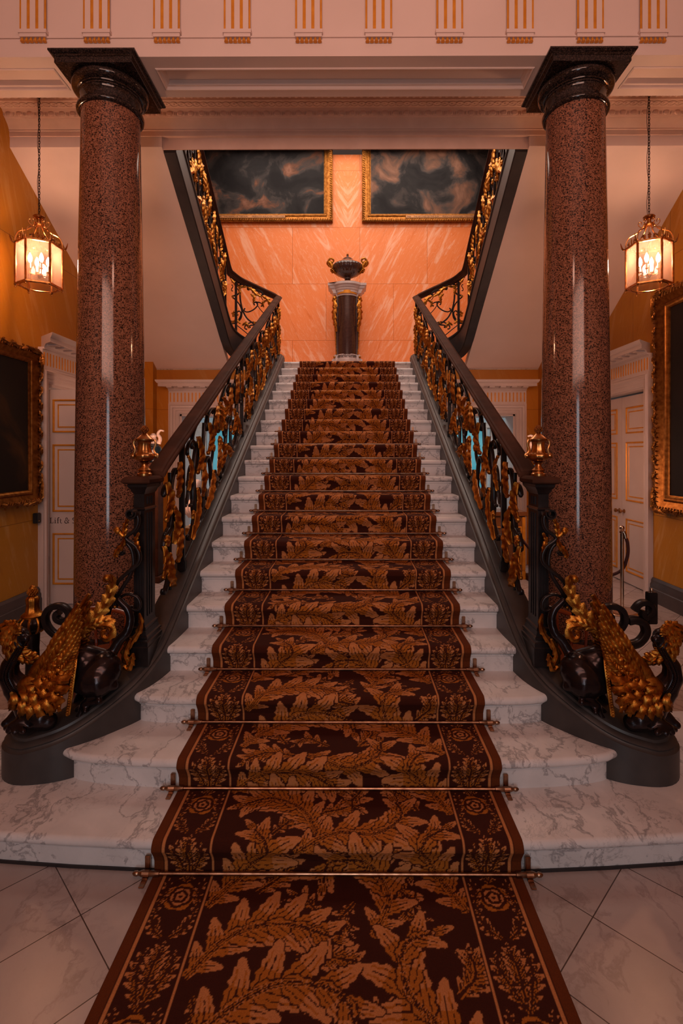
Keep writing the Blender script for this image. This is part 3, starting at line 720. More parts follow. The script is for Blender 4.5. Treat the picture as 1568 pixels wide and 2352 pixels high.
# ------------------------------------------------------------------ the carpet runner, woven pattern computed from leaf strokes
def pattern(W, Lr, leaves, res, wrapu=False):
    """rasterise acanthus strokes on a repeat W x Lr (v wraps): 0 ground, 1 dark outline, 2 mid, 3 light"""
    nu, nv = int(W/res), int(Lr/res)
    u = (np.arange(nu)+.5)*res - W/2; v = (np.arange(nv)+.5)*res
    U, V = np.meshgrid(u, v, indexing='xy'); out = np.zeros(U.shape, np.uint8)
    def stamp(c, ax, hl, hwid, fill, cv=0.0):
        # one rounded lobe: dark edge, light tip, mid base, dark central vein; wraps along v
        for dv in (-Lr, 0, Lr):
            cx, cy = c[0], c[1]+dv; r = hl*1.35+.01
            i0,i1 = int((cy-r)/res), int((cy+r)/res)+1; j0,j1 = int((cx-r+W/2)/res), int((cx+r+W/2)/res)+1
            i0,i1,j0,j1 = max(i0,0),min(i1,nv),max(j0,0),min(j1,nu)
            if i0>=i1 or j0>=j1: continue
            du = U[i0:i1,j0:j1]-cx; dd = V[i0:i1,j0:j1]-cy
            a = (du*ax[0]+dd*ax[1])/hl; b = (-du*ax[1]+dd*ax[0]) - cv*hl*((a+.4)**2-.5)
            wd = hwid*np.sqrt(np.clip(1-a*a,0,1))*(1-.28*a)*(1+.10*np.sin(a*16))
            sub = out[i0:i1,j0:j1]; ab = np.abs(b)
            if fill: 
                m = ab < wd; sub[m] = 3
                sub[m&((a<-.05)|((ab>wd*.42)&(ab<wd*.62)&(a<.55)))] = 2
                sub[m&(ab<.0022)&(a<.45)] = 1
                sub[m&(np.abs(ab-wd*.55)<.0017)&(a<.15)] = 1
            else: sub[(ab < wd+.0045)&(np.abs(a)<1)] = 1
    for (pts, w, lobes, kind) in leaves:
        if kind == 'leaf':
            sp = resample([Vector(p) for p in crom([(*q,0) for q in pts], 8)], 48); n = len(sp)
            Ltot = sum((q-p).length for p,q in zip(sp,sp[1:]))
            lobes = lobes+1
            for i in range(lobes+1):
                s_ = .06+.90*i/lobes; k = min(n-2,max(1,int(s_*(n-1)))); t_ = (sp[k+1]-sp[k-1]).normalized(); nn_ = Vector((-t_.y,t_.x,0))
                env = (.45+.55*math.sin(min(1,s_/.55)*PI/2))*(1-.55*max(0,(s_-.55)/.45))
                sides = (1,-1) if i < lobes else (0,)
                for sd in sides:
                    l = w*.62*env*(1 if sd else .8); an = math.radians(46-14*s_) if sd else 0
                    ax = t_*math.cos(an)+nn_*(sd*math.sin(an)); c = sp[k]+ax*(l*.46)
                    stamp((c.x,c.y),(ax.x,ax.y),l*.57,l*.225,False,sd*.12); stamp((c.x,c.y),(ax.x,ax.y),l*.56,l*.215,True,sd*.12)
            for k in range(0,n-3):
                q = sp[k]; t_ = (sp[k+1]-q).normalized(); stamp((q.x,q.y),(t_.x,t_.y),.014,w*.055*(1-.7*k/n)+.002,True)
            continue
        sp = resample([Vector(p) for p in crom([(*q,0) for q in pts], 8)], 64); S = np.array([(p.x,p.y) for p in sp]); n = len(S)
        T = np.gradient(S, axis=0); T /= np.linalg.norm(T,axis=1)[:,None]+1e-9
        for dv in (-Lr, 0, Lr):
            lo = S.min(0)-w; hi = S.max(0)+w
            ok = (U>lo[0])&(U<hi[0])&(V+dv>lo[1])&(V+dv<hi[1])
            idx = np.nonzero(ok)
            if len(idx[0])==0: continue
            X = np.stack([U[idx],V[idx]+dv],1); best = np.full(len(X),1e9); bi = np.zeros(len(X),int)
            for k in range(n):
                d = (X[:,0]-S[k,0])**2+(X[:,1]-S[k,1])**2; m = d<best; best[m]=d[m]; bi[m]=k
            D = X-S[bi]; dl = D[:,0]*-T[bi,1]+D[:,1]*T[bi,0]; al = D[:,0]*T[bi,0]+D[:,1]*T[bi,1]
            s = bi/(n-1); ad = np.abs(dl); dist = np.sqrt(best)
            if kind == 'stem':
                hw = w*.5*(1-.5*s); ins = dist < hw; val = np.where(np.abs(dl)<hw*.35,2,3)
            else:                                   # rosette: kind is ignored spine, round flower
                c = S[0]; r = np.hypot(X[:,0]-c[0],X[:,1]-c[1]); an = np.arctan2(X[:,1]-c[1],X[:,0]-c[0])
                e = w*.5*(.84+.16*np.abs(np.sin(an*2.5+.4)))
                ins = r<e; ring = (np.abs(r-w*.36*(.86+.14*np.abs(np.sin(an*2.5+1.9))))<.006)|(np.abs(r-w*.20*(.8+.2*np.abs(np.sin(an*2.5+.4))))<.006)|(r<.007)
                val = np.where(ring,1,np.where(r<w*.3,3,2))
            if not ins.any(): continue
            a,b = idx[0][ins], idx[1][ins]; out[a,b] = val[ins]
    # thin dark outline is the ground left between strokes
    return out
LR = 1.42
def mirror(l): return [([(-x,y) for x,y in p],w,n,k) for p,w,n,k in l]
big = [
 ([(-.46,.02),(-.36,.16),(-.18,.27),(.02,.24),(.08,.10)],.30,6,'leaf'),
 ([(.48,-.04),(.38,.10),(.24,.24),(.24,.40),(.38,.46)],.30,6,'leaf'),
 ([(-.48,.30),(-.36,.44),(-.18,.48),(.02,.42)],.28,6,'leaf'),
 ([(.14,.44),(.20,.60),(.12,.74),(-.03,.74),(-.06,.62)],.28,6,'leaf'),
 ([(-.48,.56),(-.38,.70),(-.28,.82),(-.36,.94)],.28,5,'leaf'),
 ([(.48,.54),(.40,.70),(.34,.84),(.46,.94)],.28,5,'leaf'),
 ([(-.16,.82),(.0,.90),(.16,.90),(.27,1.0),(.24,1.12)],.28,6,'leaf'),
 ([(-.08,.90),(-.16,1.04),(-.30,1.11),(-.44,1.06)],.28,6,'leaf'),
 ([(.48,1.02),(.42,1.16),(.32,1.28),(.40,1.40)],.28,5,'leaf'),
 ([(-.48,1.16),(-.32,1.25),(-.14,1.24),(.02,1.14)],.28,6,'leaf'),
 ([(-.14,1.36),(.04,1.30),(.18,1.36),(.20,1.50)],.27,5,'leaf'),
 ([(-.06,.52),(-.14,.60),(-.20,.58)],.10,3,'leaf'), ([(.10,1.16),(.06,1.08),(.10,1.02)],.10,3,'leaf'),
 ([(-.44,.22),(-.40,.14),(-.34,.10)],.10,3,'leaf'), ([(.06,.56),(.02,.50),(.06,.44)],.10,3,'leaf'),
 ([(-.06,.02),(-.16,.08),(-.22,.02)],.12,3,'leaf'), ([(.30,.60),(.26,.52),(.34,.50)],.10,3,'leaf'),

 ([(-.30,.62),(-.22,.70),(-.20,.80)],.16,4,'leaf'), ([(.30,.70),(.24,.64),(.30,.56)],.14,4,'leaf'), ([(.06,.80),(-.02,.86),(-.10,.84)],.14,4,'leaf'),
 ([(-.06,1.02),(.04,1.06),(.08,1.16)],.18,4,'leaf'), ([(.32,.84),(.24,.80),(.18,.84)],.12,3,'leaf'), ([(-.22,1.36),(-.34,1.38),(-.44,1.32)],.18,4,'leaf'),
 ([(.10,.02),(.16,.12),(.14,.20)],.18,4,'leaf'), ([(-.12,.36),(-.02,.36),(.10,.34)],.14,4,'leaf'), ([(.40,.24),(.46,.30),(.46,.38)],.15,4,'leaf'),
 ([(-.26,.90),(-.20,.98),(-.22,1.02)],.12,3,'leaf'), ([(.34,1.04),(.30,1.12),(.22,1.18)],.15,4,'leaf'), ([(-.26,.04),(-.30,.12),(-.26,.18)],.13,3,'leaf'),
]
big.reverse()
brd = []
for k in range(3):
    z = k*LR/3
    brd += [([(.0,z+.12),(.001,z+.121)],.125,1,'rosette'),
            ([(.0,z+.19),(.028,z+.25),(.05,z+.32),(.045,z+.38)],.085,5,'leaf'), ([(.0,z+.19),(-.028,z+.25),(-.05,z+.31),(-.055,z+.37)],.085,5,'leaf'),
            ([(.0,z+.24),(.004,z+.32),(-.004,z+.40)],.09,5,'leaf'),
            ([(-.07,z+.02),(-.076,z+.09),(-.066,z+.15),(-.07,z+.20)],.055,5,'leaf'), ([(.07,z+.02),(.076,z+.09),(.066,z+.15),(.07,z+.20)],.055,5,'leaf'),
            ([(.02,z+.43),(.05,z+.46),(.065,z+.50)],.06,3,'leaf'), ([(-.02,z+.43),(-.05,z+.46),(-.065,z+.50)],.06,3,'leaf')]
PF = pattern(1.0, LR, big, .0025); PB = pattern(.17, LR, brd, .0025)
PAL = np.array([(.046,.0085,.0035),(.055,.011,.004),(.40,.118,.014),(.52,.19,.065),(.120,.026,.005)])   # ground, line, mid, light, plain edge
def carpet_colour(u, v):
    """u across (-.742...742), v along, arrays -> rgb"""
    a = np.abs(u); idx = np.zeros(u.shape, int)
    iv = ((v%LR)/.0025).astype(int)%PF.shape[0]
    f = a<.497; iu = np.clip(((u+.5)/.0025).astype(int),0,PF.shape[1]-1); idx[f] = PF[iv[f],iu[f]]
    g = (a>.515)&(a<.685); ub = (a-.60)*np.sign(1); ju = np.clip(((ub+.085)/.0025).astype(int),0,PB.shape[1]-1); jv = ((v%LR)/.0025).astype(int)%PB.shape[0]
    idx[g] = PB[jv[g],ju[g]]
    idx[(a>.500)&(a<.508)] = 3; idx[(a>.688)&(a<.700)] = 3; idx[a>=.705] = 4
    return PAL[idx]

# path of the runner in (y, z), following floor, risers and nosings
TH_C = .011
def runner_path():
    p = [(.25,TH_C),(ys(0)-TH_C-.03,TH_C)]
    for k in range(NS):
        yk, z1 = ys(k), (k+1)*RS
        p += [(yk-TH_C-.012,k*RS+TH_C+.002),(yk-TH_C-.004,k*RS+.02)]
        p += [(yk-TH_C-.005,z1-.088),(yk-TH_C-.014,z1-.066),(yk-TH_C-.026,z1-.048)]
        for q in range(7):
            a = PI*(1+.06) - (PI*.56)*q/6
            p.append((yk-.020+(.021+TH_C)*math.cos(a), z1-.021+(.021+TH_C)*math.sin(a)))
        p.append((yk+.02, z1+TH_C))
        if k < NS-1: p.append((ys(k+1)-TH_C-.035, z1+TH_C))
    p.append((ys(NS-1)+1.0, NS*RS+TH_C)); return p
def build_runner():
    pa = runner_path(); L = [0.0]
    for a,b in zip(pa,pa[1:]): L.append(L[-1]+math.hypot(b[0]-a[0],b[1]-a[1]))
    L = np.array(L); Pn = np.array(pa)
    kn = np.searchsorted(Pn[:,0], ys(6)); split = L[kn]
    s = np.concatenate([np.arange(0,split,.004), np.arange(split,L[-1],.0075)])
    # keep the corners crisp
    s = np.unique(np.concatenate([s, L])); y = np.interp(s,L,Pn[:,0]); z = np.interp(s,L,Pn[:,1])
    hw = .742; u = np.linspace(-hw,hw,372); n, m = len(s), len(u)
    U, S_ = np.meshgrid(u, s); Yg = np.repeat(y[:,None],m,1); Zg = np.repeat(z[:,None],m,1)
    co = np.stack([U,Yg,Zg],2).reshape(-1,3); col = carpet_colour(U, S_+.30).reshape(-1,3)
    # border of thickness: skirt edge dropped to the step
    a = (np.arange(n-1)[:,None]*m+np.arange(m-1)[None,:]).reshape(-1); f = np.stack([a,a+1,a+m+1,a+m],1)
    # edges: extra two columns folded down
    def edge(col_i, sgn):
        e = co.reshape(n,m,3)[:,col_i,:].copy(); nx = np.gradient(y,s); nz = np.gradient(z,s)
        e[:,1] += nz*TH_C*.9; e[:,2] -= nx*TH_C*.9; e[:,0] += sgn*.001; return e
    eL, eR = edge(0,-1), edge(m-1,1); b0 = len(co)
    co = np.concatenate([co,eL,eR]); ec = np.repeat(PAL[4][None],2*n,0); col = np.concatenate([col,ec])
    r = np.arange(n-1); f = np.concatenate([f, np.stack([b0+r, r*m, (r+1)*m, b0+r+1],1), np.stack([r*m+m-1, b0+n+r, b0+n+r+1, (r+1)*m+m-1],1)])
    me = bpy.data.meshes.new('stair_runner'); me.vertices.add(len(co)); me.vertices.foreach_set('co', co.astype(np.float32).ravel())
    me.loops.add(f.size); me.loops.foreach_set('vertex_index', f.astype(np.int32).ravel())
    me.polygons.add(len(f)); me.polygons.foreach_set('loop_start', (np.arange(len(f))*4).astype(np.int32)); me.polygons.foreach_set('loop_total', np.full(len(f),4,np.int32))
    me.update(calc_edges=True); me.polygons.foreach_set('use_smooth', np.ones(len(f),bool))
    at = me.color_attributes.new('weave','FLOAT_COLOR','POINT'); at.data.foreach_set('color', np.concatenate([col,np.ones((len(col),1))],1).astype(np.float32).ravel())
    m_, nt, b = nmat('carpet_pile'); b.inputs['Roughness'].default_value = .9; b.inputs['Specular IOR Level'].default_value = .15
    b.inputs['Sheen Weight'].default_value = 0.0; b.inputs['Sheen Roughness'].default_value = .5; b.inputs['Sheen Tint'].default_value = (1,.6,.4,1)
    ca = N(nt,'ShaderNodeAttribute'); ca.attribute_name = 'weave'
    v = worldpos(nt); n1 = N(nt,'ShaderNodeTexNoise', i_Scale=420.0, i_Detail=2.0); nt.links.new(v,n1.inputs['Vector'])
    rr = ramp(nt,[(.3,(.72,.72,.72)),(.7,(1.12,1.12,1.12))],n1.outputs['Fac'])
    mm = N(nt,'ShaderNodeMix', data_type='RGBA', blend_type='MULTIPLY'); mm.inputs['Factor'].default_value = 1
    nt.links.new(ca.outputs['Color'],mm.inputs[6]); nt.links.new(rr.outputs['Color'],mm.inputs[7]); nt.links.new(mm.outputs[2],b.inputs['Base Color'])
    bump(nt,b,n1.outputs['Fac'],.35,.003)
    me.materials.append(m_); o = bpy.data.objects.new('stair_runner',me); COL.objects.link(o)
    tag(o,'maroon and tan acanthus patterned carpet runner climbing the centre of the stairs','carpet'); return o
build_runner()

# stair rods: rod, two finials, two brackets each
ORD = ['lowest brass stair rod, lying on the floor at the foot of the bottom step','second brass stair rod from the floor, at the foot of the second riser']
names = ['third','fourth','fifth','sixth','seventh','eighth','ninth','tenth','eleventh','twelfth','thirteenth','fourteenth']
for k in range(14):
    lb = ORD[k] if k<2 else '%s brass stair rod counting up from the floor, across the carpet' % names[k-2]
    z = k*RS+.021; y = ys(k)-TH_C-.018; hw = .80
    t = thing('stair_rod',(0,y,k*RS),lb,'stair rod','brass stair rods across the carpet')
    mb = MB(); mb.tube([(-hw,y,z),(hw,y,z)],.0078,10); build(mb,'rod',M['rod_brass'],t)
    for s in (-1,1):
        mb = MB(); x = s*hw
        pr = [(.0078,0),(.0115,.002),(.0115,.075),(.009,.080),(.0075,.086),(.0105,.092),(.0085,.104),(.003,.110)]
        for i in range(1): mb.tube([(x+s*(a-.085),y,z) for r,a in pr],[r for r,a in pr],10)
        build(mb,'finial',M['rod_brass'],t)
        mb = MB(); xb = s*.772
        mb.bbox(xb-.011,xb+.011,ys(k)-.012,ys(k)+.001,z-.004,z+.055,.003); mb.bbox(xb-.011,xb+.011,y-.014,ys(k),k*RS+.0005,z-.010,.002)
        mb.bbox(xb-.011,xb+.011,y-.05,y,k*RS+.0005,k*RS+.007,.002); mb.tube([(xb-.014,y,z),(xb+.014,y,z)],.0125,10)
        build(mb,'bracket',M['rod_brass'],t)
# ------------------------------------------------------------------ balustrades
XP = -1.08                                   # plane of the main balustrade
RAIL = [(-.046,-.018),(-.058,-.012),(-.060,-.002),(-.056,.006),(-.046,.010),(-.042,.018),(-.030,.024),(.030,.024),(.042,.018),(.046,.010),(.056,.006),(.060,-.002),(.058,-.012),(.046,-.018),(.044,-.030),(.034,-.036),(.032,-.050),(.024,-.056),(.024,-.068),(-.024,-.068),(-.024,-.056),(-.032,-.050),(-.034,-.036),(-.044,-.030)]
def zr(Y): return .506*Y+.105                # rail axis height
def zc(Y): return pitch(Y)+.09
def scroll_panel(parent, place, L, H, layout, fl, nrm, name='scroll_panel', lcut=.85, lw=.82):
    """place(a,b)->point; layout of iron strokes, leaves and rosettes"""
    mb = MB()
    for it in layout['iron']:
        kind,p0,p1,flip,w = it[:5]
        pts = [place(*q) for q in scroll2(kind,p0,p1,flip,it[5] if len(it)>5 else 5.2)]
        mb.bar(pts,w*1.35,w*1.9,nrm); mb.ball(pts[0],w*1.0,8,5); mb.ball(pts[-1],w*1.0,8,5)
    for pts,w in layout.get('line',[]): mb.bar([place(*q) for q in (crom([(*q,0) for q in pts],6) if len(pts)>2 else pts) for q in [q[:2]]],w,w*1.5,nrm)
    sp = build(mb,name,M['iron'],parent,flip=fl,smooth=40)
    for pts,w in layout['leaf']:
        m2 = MB(); sp3 = [place(q[0],q[1]) for q in crom([(*q,0) for q in pts],6)]; sp3 = sp3[:max(5,int(len(sp3)*lcut))]
        for i,q in enumerate(sp3): sp3[i] = q + Vector(nrm)*(.014+.012*math.sin(PI*i/(len(sp3)-1)))
        m2.acanthus(sp3,nrm,w*lw,w*.22,4,cut=.5,tip=.2,base=.45); m2.ball(sp3[-1],w*.13,8,6); build(m2,'gilt_leaf',M['gilt'],sp,flip=fl,smooth=60)
    for (a,b,r) in layout['ros']:
        m2 = MB(); c = place(a,b); nn = Vector(nrm).normalized(); u = nn.orthogonal().normalized(); v = nn.cross(u)
        rows = []
        for i,(q,h) in enumerate([(.02,.55),(.22,.6),(.3,.35),(.55,.62),(.85,.45),(1,.1),(.9,-.2),(.02,-.25)]):
            rows.append([c+(u*math.cos(t)+v*math.sin(t))*(r*q*(1+(.16*math.cos(6*t) if i>2 else 0)))+nn*(h*r*.8+.012) for t in [2*PI*k/30 for k in range(30)]])
        m2.grid(rows,closed_v=True,caps=True); build(m2,'gilt_rosette',M['gilt'],sp,flip=fl,smooth=60)
    return sp
def mir(lay, L):
    o = {k:list(v) for k,v in lay.items()}
    for it in lay['iron']: o['iron'].append((it[0],(L-it[1][0],it[1][1]),(L-it[2][0],it[2][1]),-it[3],it[4],*it[5:]))
    for p,w in lay.get('line',[]): o['line'].append(([(L-a,b) for a,b in p],w))
    for p,w in lay['leaf']: o['leaf'].append(([(L-a,b) for a,b in p],w))
    for a,b,r in lay['ros']: o['ros'].append((L-a,b,r))
    return o
def lay_wide(L,H):
    c = L/2
    half = {'iron':[('S',(.10*c,.16*H),(.42*c,.80*H),1,.016),('C',(.40*c,.70*H),(.46*c,.14*H),1,.016),('C',(.62*c,.84*H),(.98*c,.62*H),-1,.015),('S',(.55*c,.50*H),(.93*c,.10*H),-1,.016),
                   ('C',(.10*c,.90*H),(.30*c,.62*H),-1,.013),('C',(.16*c,.40*H),(.10*c,.62*H),1,.012),('S',(.70*c,.46*H),(.95*c,.80*H),1,.012),('C',(.24*c,.88*H),(.60*c,.86*H),-1,.013),('S',(.30*c,.10*H),(.36*c,.40*H),-1,.013),('C',(.60*c,.24*H),(.86*c,.26*H),1,.013),('C',(.80*c,.92*H),(.72*c,.62*H),-1,.012),('S',(.03*c,.50*H),(.20*c,.72*H),1,.012)],
            'line':[([(.50*c,.05*H),(.52*c,.35*H),(.50*c,.62*H),(.54*c,.95*H)],.018),([(.02*c,.03*H),(.3*c,.03*H),(.98*c,.03*H)],.012)],
            'leaf':[([(.14*c,.10*H),(.28*c,.30*H),(.30*c,.52*H)],.13),([(.30*c,.95*H),(.36*c,.72*H),(.28*c,.55*H)],.14),([(.60*c,.92*H),(.66*c,.72*H),(.58*c,.55*H)],.14),([(.52*c,.10*H),(.68*c,.20*H),(.80*c,.38*H)],.14),
                    ([(.90*c,.94*H),(.80*c,.80*H),(.84*c,.62*H)],.13),([(.06*c,.60*H),(.10*c,.78*H),(.06*c,.95*H)],.10),([(.46*c,.60*H),(.42*c,.42*H),(.48*c,.22*H)],.12),([(.97*c,.48*H),(.90*c,.30*H),(.96*c,.12*H)],.12)],
            'ros':[(.20*c,.28*H,.034),(.56*c,.40*H,.03),(.78*c,.56*H,.03)]}
    o = mir(half,L); o['ros'].append((c,.5*H,.045)); o['leaf'] += [([(c,.62*H),(c+.02,.80*H),(c,.97*H)],.16)]
    return o
def lay_narrow(L,H):
    return {'iron':[('S',(.22*L,.14*H),(.72*L,.52*H),1,.016),('C',(.25*L,.88*H),(.30*L,.55*H),-1,.016),('C',(.78*L,.90*H),(.74*L,.60*H),1,.016),('C',(.25*L,.45*H),(.80*L,.14*H),-1,.014)],
            'line':[([(.5*L,.03*H),(.46*L,.35*H),(.54*L,.65*H),(.5*L,.98*H)],.016)],
            'leaf':[([(.5*L,.06*H),(.36*L,.22*H),(.42*L,.42*H)],.15),([(.5*L,.40*H),(.64*L,.55*H),(.55*L,.72*H)],.15),([(.25*L,.98*H),(.34*L,.80*H),(.22*L,.62*H)],.14),([(.80*L,.98*H),(.70*L,.80*H),(.82*L,.66*H)],.13),([(.85*L,.40*H),(.72*L,.28*H),(.80*L,.10*H)],.13),([(.14*L,.52*H),(.2*L,.38*H),(.12*L,.22*H)],.11)],
            'ros':[(.30*L,.50*H,.036),(.72*L,.46*H,.034),(.5*L,.80*H,.034)]}

def main_balustrade(fl):
    side = 'right' if fl else 'left'
    t = thing('balustrade',(1.08 if fl else -1.08,2.9,.62),'black and gilt scrollwork balustrade with dark wooden rail on the %s of the main stairs' % side,'balustrade','balustrades of the main flight')
    b = lambda mb,n,m,p=t,**k: build(mb,n,m,p,flip=fl,**k)
    path = [(XP,2.96,zr(2.96)-.012),(XP,3.05,zr(3.05)+.0)] + [(XP,y,zr(y)) for y in (3.6,5.0,6.5,7.9)] + [(XP,8.02,zr(8.02)+.0)]
    mb = MB(); mb.sweep(RAIL,path); b(mb,'handrail',M['rail_wood'],smooth=22)
    mb = MB(); mb.sweep([(-.016,-.006),(.016,-.006),(.016,.004),(-.016,.004)],[(x,y,z-.072) for x,y,z in path]); b(mb,'top_bar',M['iron'])
    # newel: moulded plinth, fluted shaft, cap
    mb = MB(); nx0,nx1,ny0,ny1 = -1.134,-1.077,2.80,2.955
    def ring(e,z): return [(nx0-e,ny0-e,z),(nx1+e,ny0-e,z),(nx1+e,ny1+e,z),(nx0-e,ny1+e,z)]
    st = [(.034,.56),(.034,.66),(.030,.665),(.030,.685),(.024,.69),(.020,.70),(.026,.705),(.026,.715),(.018,.72),(.010,.745),(.012,.75),(.012,.762),(.004,.768),(0,.785),(0,1.40),(.004,1.402),(.008,1.408),(.004,1.414),(0,1.418),(0,1.49),(.006,1.50),(.012,1.515),(.024,1.53),(.026,1.545)]
    mb.grid([ring(e,z) for e,z in st],closed_v=True,caps=True); nw = b(mb,'newel_post',M['iron'],smooth=20)
    mb = MB()
    for k in range(3):
        y = ny0+.045+k*.032; mb.bbox(nx1-.002,nx1+.004,y-.006,y+.006,.81,1.385,.002); mb.bbox(nx1-.002,nx1+.004,y-.006,y+.006,1.43,1.475,.002)
        x = nx0+.014+k*.0145; mb.bbox(x-.004,x+.004,ny0-.004,ny0+.002,.81,1.385,.0015)
    b(mb,'fluting',M['iron'],nw)
    mb = MB(); e = .048
    mb.grid([[(nx0-q,ny0-q,z),(nx1+q,ny0-q,z),(nx1+q,ny1+.01,z),(nx0-q,ny1+.01,z)] for q,z in ((.02,1.545),(e-.01,1.548),(e,1.556),(e,1.572),(e-.006,1.58),(e-.014,1.586),(e-.03,1.588))],closed_v=True,caps=True); b(mb,'newel_cap',M['rail_wood'],nw,smooth=25)
    posts = (3.44,5.32,5.86,7.72,8.02)
    for y in posts:
        mb = MB(); mb.bbox(XP-.017,XP+.017,y-.017,y+.017,zc(y)-.03,zr(y)-.06,.004); mb.bbox(XP-.026,XP+.026,y-.026,y+.026,zc(y)-.02,zc(y)+.05,.005); b(mb,'post',M['iron'])
    H = .80
    for (ya,yb,lay) in ((2.99,3.42,lay_narrow),(3.46,5.30,lay_wide),(5.34,5.84,lay_narrow),(5.88,7.70,lay_wide),(7.74,8.0,lay_narrow)):
        L = yb-ya; pl = lambda a,bb,ya=ya: Vector((XP,ya+a,zc(ya+a)+.008+bb))
        scroll_panel(t,pl,L,H*.965,lay(L,H*.965),fl,(1,0,0))
    return t
main_balustrade(False); main_balustrade(True)

def upper_balustrade(fl):
    side = 'right' if fl else 'left'
    t = thing('balustrade',(1.7 if fl else -1.7,7.9,3.5),'upper balustrade with dark rail turning from the landing up the %s return flight' % side,'balustrade','balustrades of the upper flights')
    b = lambda mb,n,m,p=t,**k: build(mb,n,m,p,flip=fl,**k)
    zu = lambda Y: 5.362-SL*(Y-6.127)-.03
    path = [(-1.075,8.06,4.175),(-1.12,8.08,4.21),(-1.30,8.065,4.29),(-1.53,8.02,4.385),(-1.67,7.93,4.43),(-1.745,7.76,4.455),(-1.76,7.55,zu(7.55)),(-1.76,7.2,zu(7.2)),(-1.76,6.4,zu(6.4)),(-1.76,5.6,zu(5.6)),(-1.76,5.35,zu(5.35))]
    mb = MB(); mb.sweep(RAIL,crom(path,6)); b(mb,'handrail',M['rail_wood'],smooth=22)
    zt = lambda Y: zsof(Y)+.372
    # flight panels seen end-on
    for (ya,yb,lay) in ((7.40,6.95,lay_narrow),(6.92,5.62,lay_wide),(5.58,5.25,lay_narrow)):
        L = ya-yb; pl = lambda a,bb,ya=ya: Vector((-1.765,ya-a,zt(ya-a)+bb))
        scroll_panel(t,pl,L,.80,lay(L,.80),fl,(1,0,0))
    for y in (7.42,6.935,5.60):
        mb = MB(); mb.bbox(-1.782,-1.748,y-.017,y+.017,zt(y)-.02,zu(y)-.05,.004); b(mb,'post',M['iron'])
    # landing panel facing the hall, laid out on its own plane
    pl = lambda x,y: P(x,y,7.985)
    lay = {'iron':[('C',(546,664),(570,664),1,.011),('C',(585,671),(600,679),1,.019),('S',(566,655),(571,665),1,.014),('C',(562,709),(586,694),-1,.012),('C',(584,700),(600,703),1,.012),('S',(574,752),(586,742),1,.014),('C',(566,756),(590,748),1,.012),('C',(531,738),(546,716),-1,.013),('S',(532,655),(534,668),1,.008)],
           'line':[([(551,668),(552,690),(557,712),(567,731),(584,745)],.024),([(551,668),(545,677),(533,681),(541,689),(550,700),(555,714),(554,728),(549,737)],.019),([(587,693),(594,706),(604,718),(616,728)],.012),([(528,736),(550,752),(572,770)],.014),([(572,664),(590,668),(604,690)],.012)],
           'leaf':[([(530,640),(541,653),(553,660),(566,659)],.085),([(568,660),(580,667),(588,676),(600,682)],.085),([(602,680),(613,687),(619,696),(624,708)],.09),([(553,660),(551,668),(552,678)],.07),([(576,676),(584,684),(582,697)],.07),([(530,742),(544,738),(552,744)],.07),([(556,748),(566,744),(572,754)],.07),([(528,640),(534,632),(544,636)],.07),([(612,690),(604,698),(606,706)],.06)],
           'ros':[(540,722,.052),(585,742,.022),(535,682,.018)]}
    scroll_panel(t,pl,1,1,lay,fl,(0,-1,0),lcut=1,lw=.9)
    mb = MB(); mb.bbox(-1.728,-1.694,7.86,7.894,3.58,4.36,.004); b(mb,'post',M['iron'])
    mb = MB(); mb.bbox(-1.10,-1.066,8.03,8.064,3.34,4.13,.004); b(mb,'post',M['iron'])
    return t
upper_balustrade(False); upper_balustrade(True)

# brass urns on the newel caps
def urn_finial(fl):
    c = (1.105 if fl else -1.105, 2.875, 1.588)
    t = thing('brass_urn',c,'small brass urn finial with pine cone top on the %s newel cap' % ('right' if fl else 'left'),'finial','brass urns on the newels')
    mb = MB(); mb.lathe([(.040,0),(.040,.012),(.034,.016),(.030,.024),(.036,.032),(.030,.040),(.018,.052),(.016,.064),(.026,.070),(.030,.076)],c,28); build(mb,'foot',M['brass'],t,smooth=40)
    mb = MB(); mb.lathe([(.020,.076),(.038,.086),(.052,.100),(.056,.112),(.052,.122),(.045,.126),(.040,.132),(.036,.150),(.033,.172),(.034,.188),(.040,.194)],c,36,rf=lambda a,i:1+(.05*math.cos(9*a) if 1<=i<=9 else 0)); build(mb,'body',M['brass'],t,smooth=60)
    mb = MB(); mb.lathe([(.038,.194),(.046,.198),(.048,.206),(.042,.212),(.030,.222),(.018,.232),(.010,.242),(.012,.248)],c,28); build(mb,'lid',M['brass'],t,smooth=40)
    mb = MB()
    for i in range(5):
        z = c[2]+.250+i*.007; r = (.015,.019,.018,.013,.006)[i]
        for k in range(9): a = 2*PI*(k+.5*(i%2))/9; mb.ball((c[0]+r*math.cos(a),c[1]+r*math.sin(a),z),.0058,6,4)
    mb.ball((c[0],c[1],c[2]+.262),(.014,.014,.022),10,7); build(mb,'pine_cone',M['brass'],t)
    for s in (-1,1):
        mb = MB(); mb.tube(crom([(c[0]+s*r,c[1],c[2]+z) for r,z in ((.036,.196),(.056,.200),(.062,.178),(.054,.150),(.060,.128),(.074,.118),(.070,.104),(.056,.108))],4),.0062,8)
        mb.ball((c[0]+s*.064,c[1],c[2]+.112),.013,8,6); build(mb,'handle',M['brass'],t)
urn_finial(False); urn_finial(True)
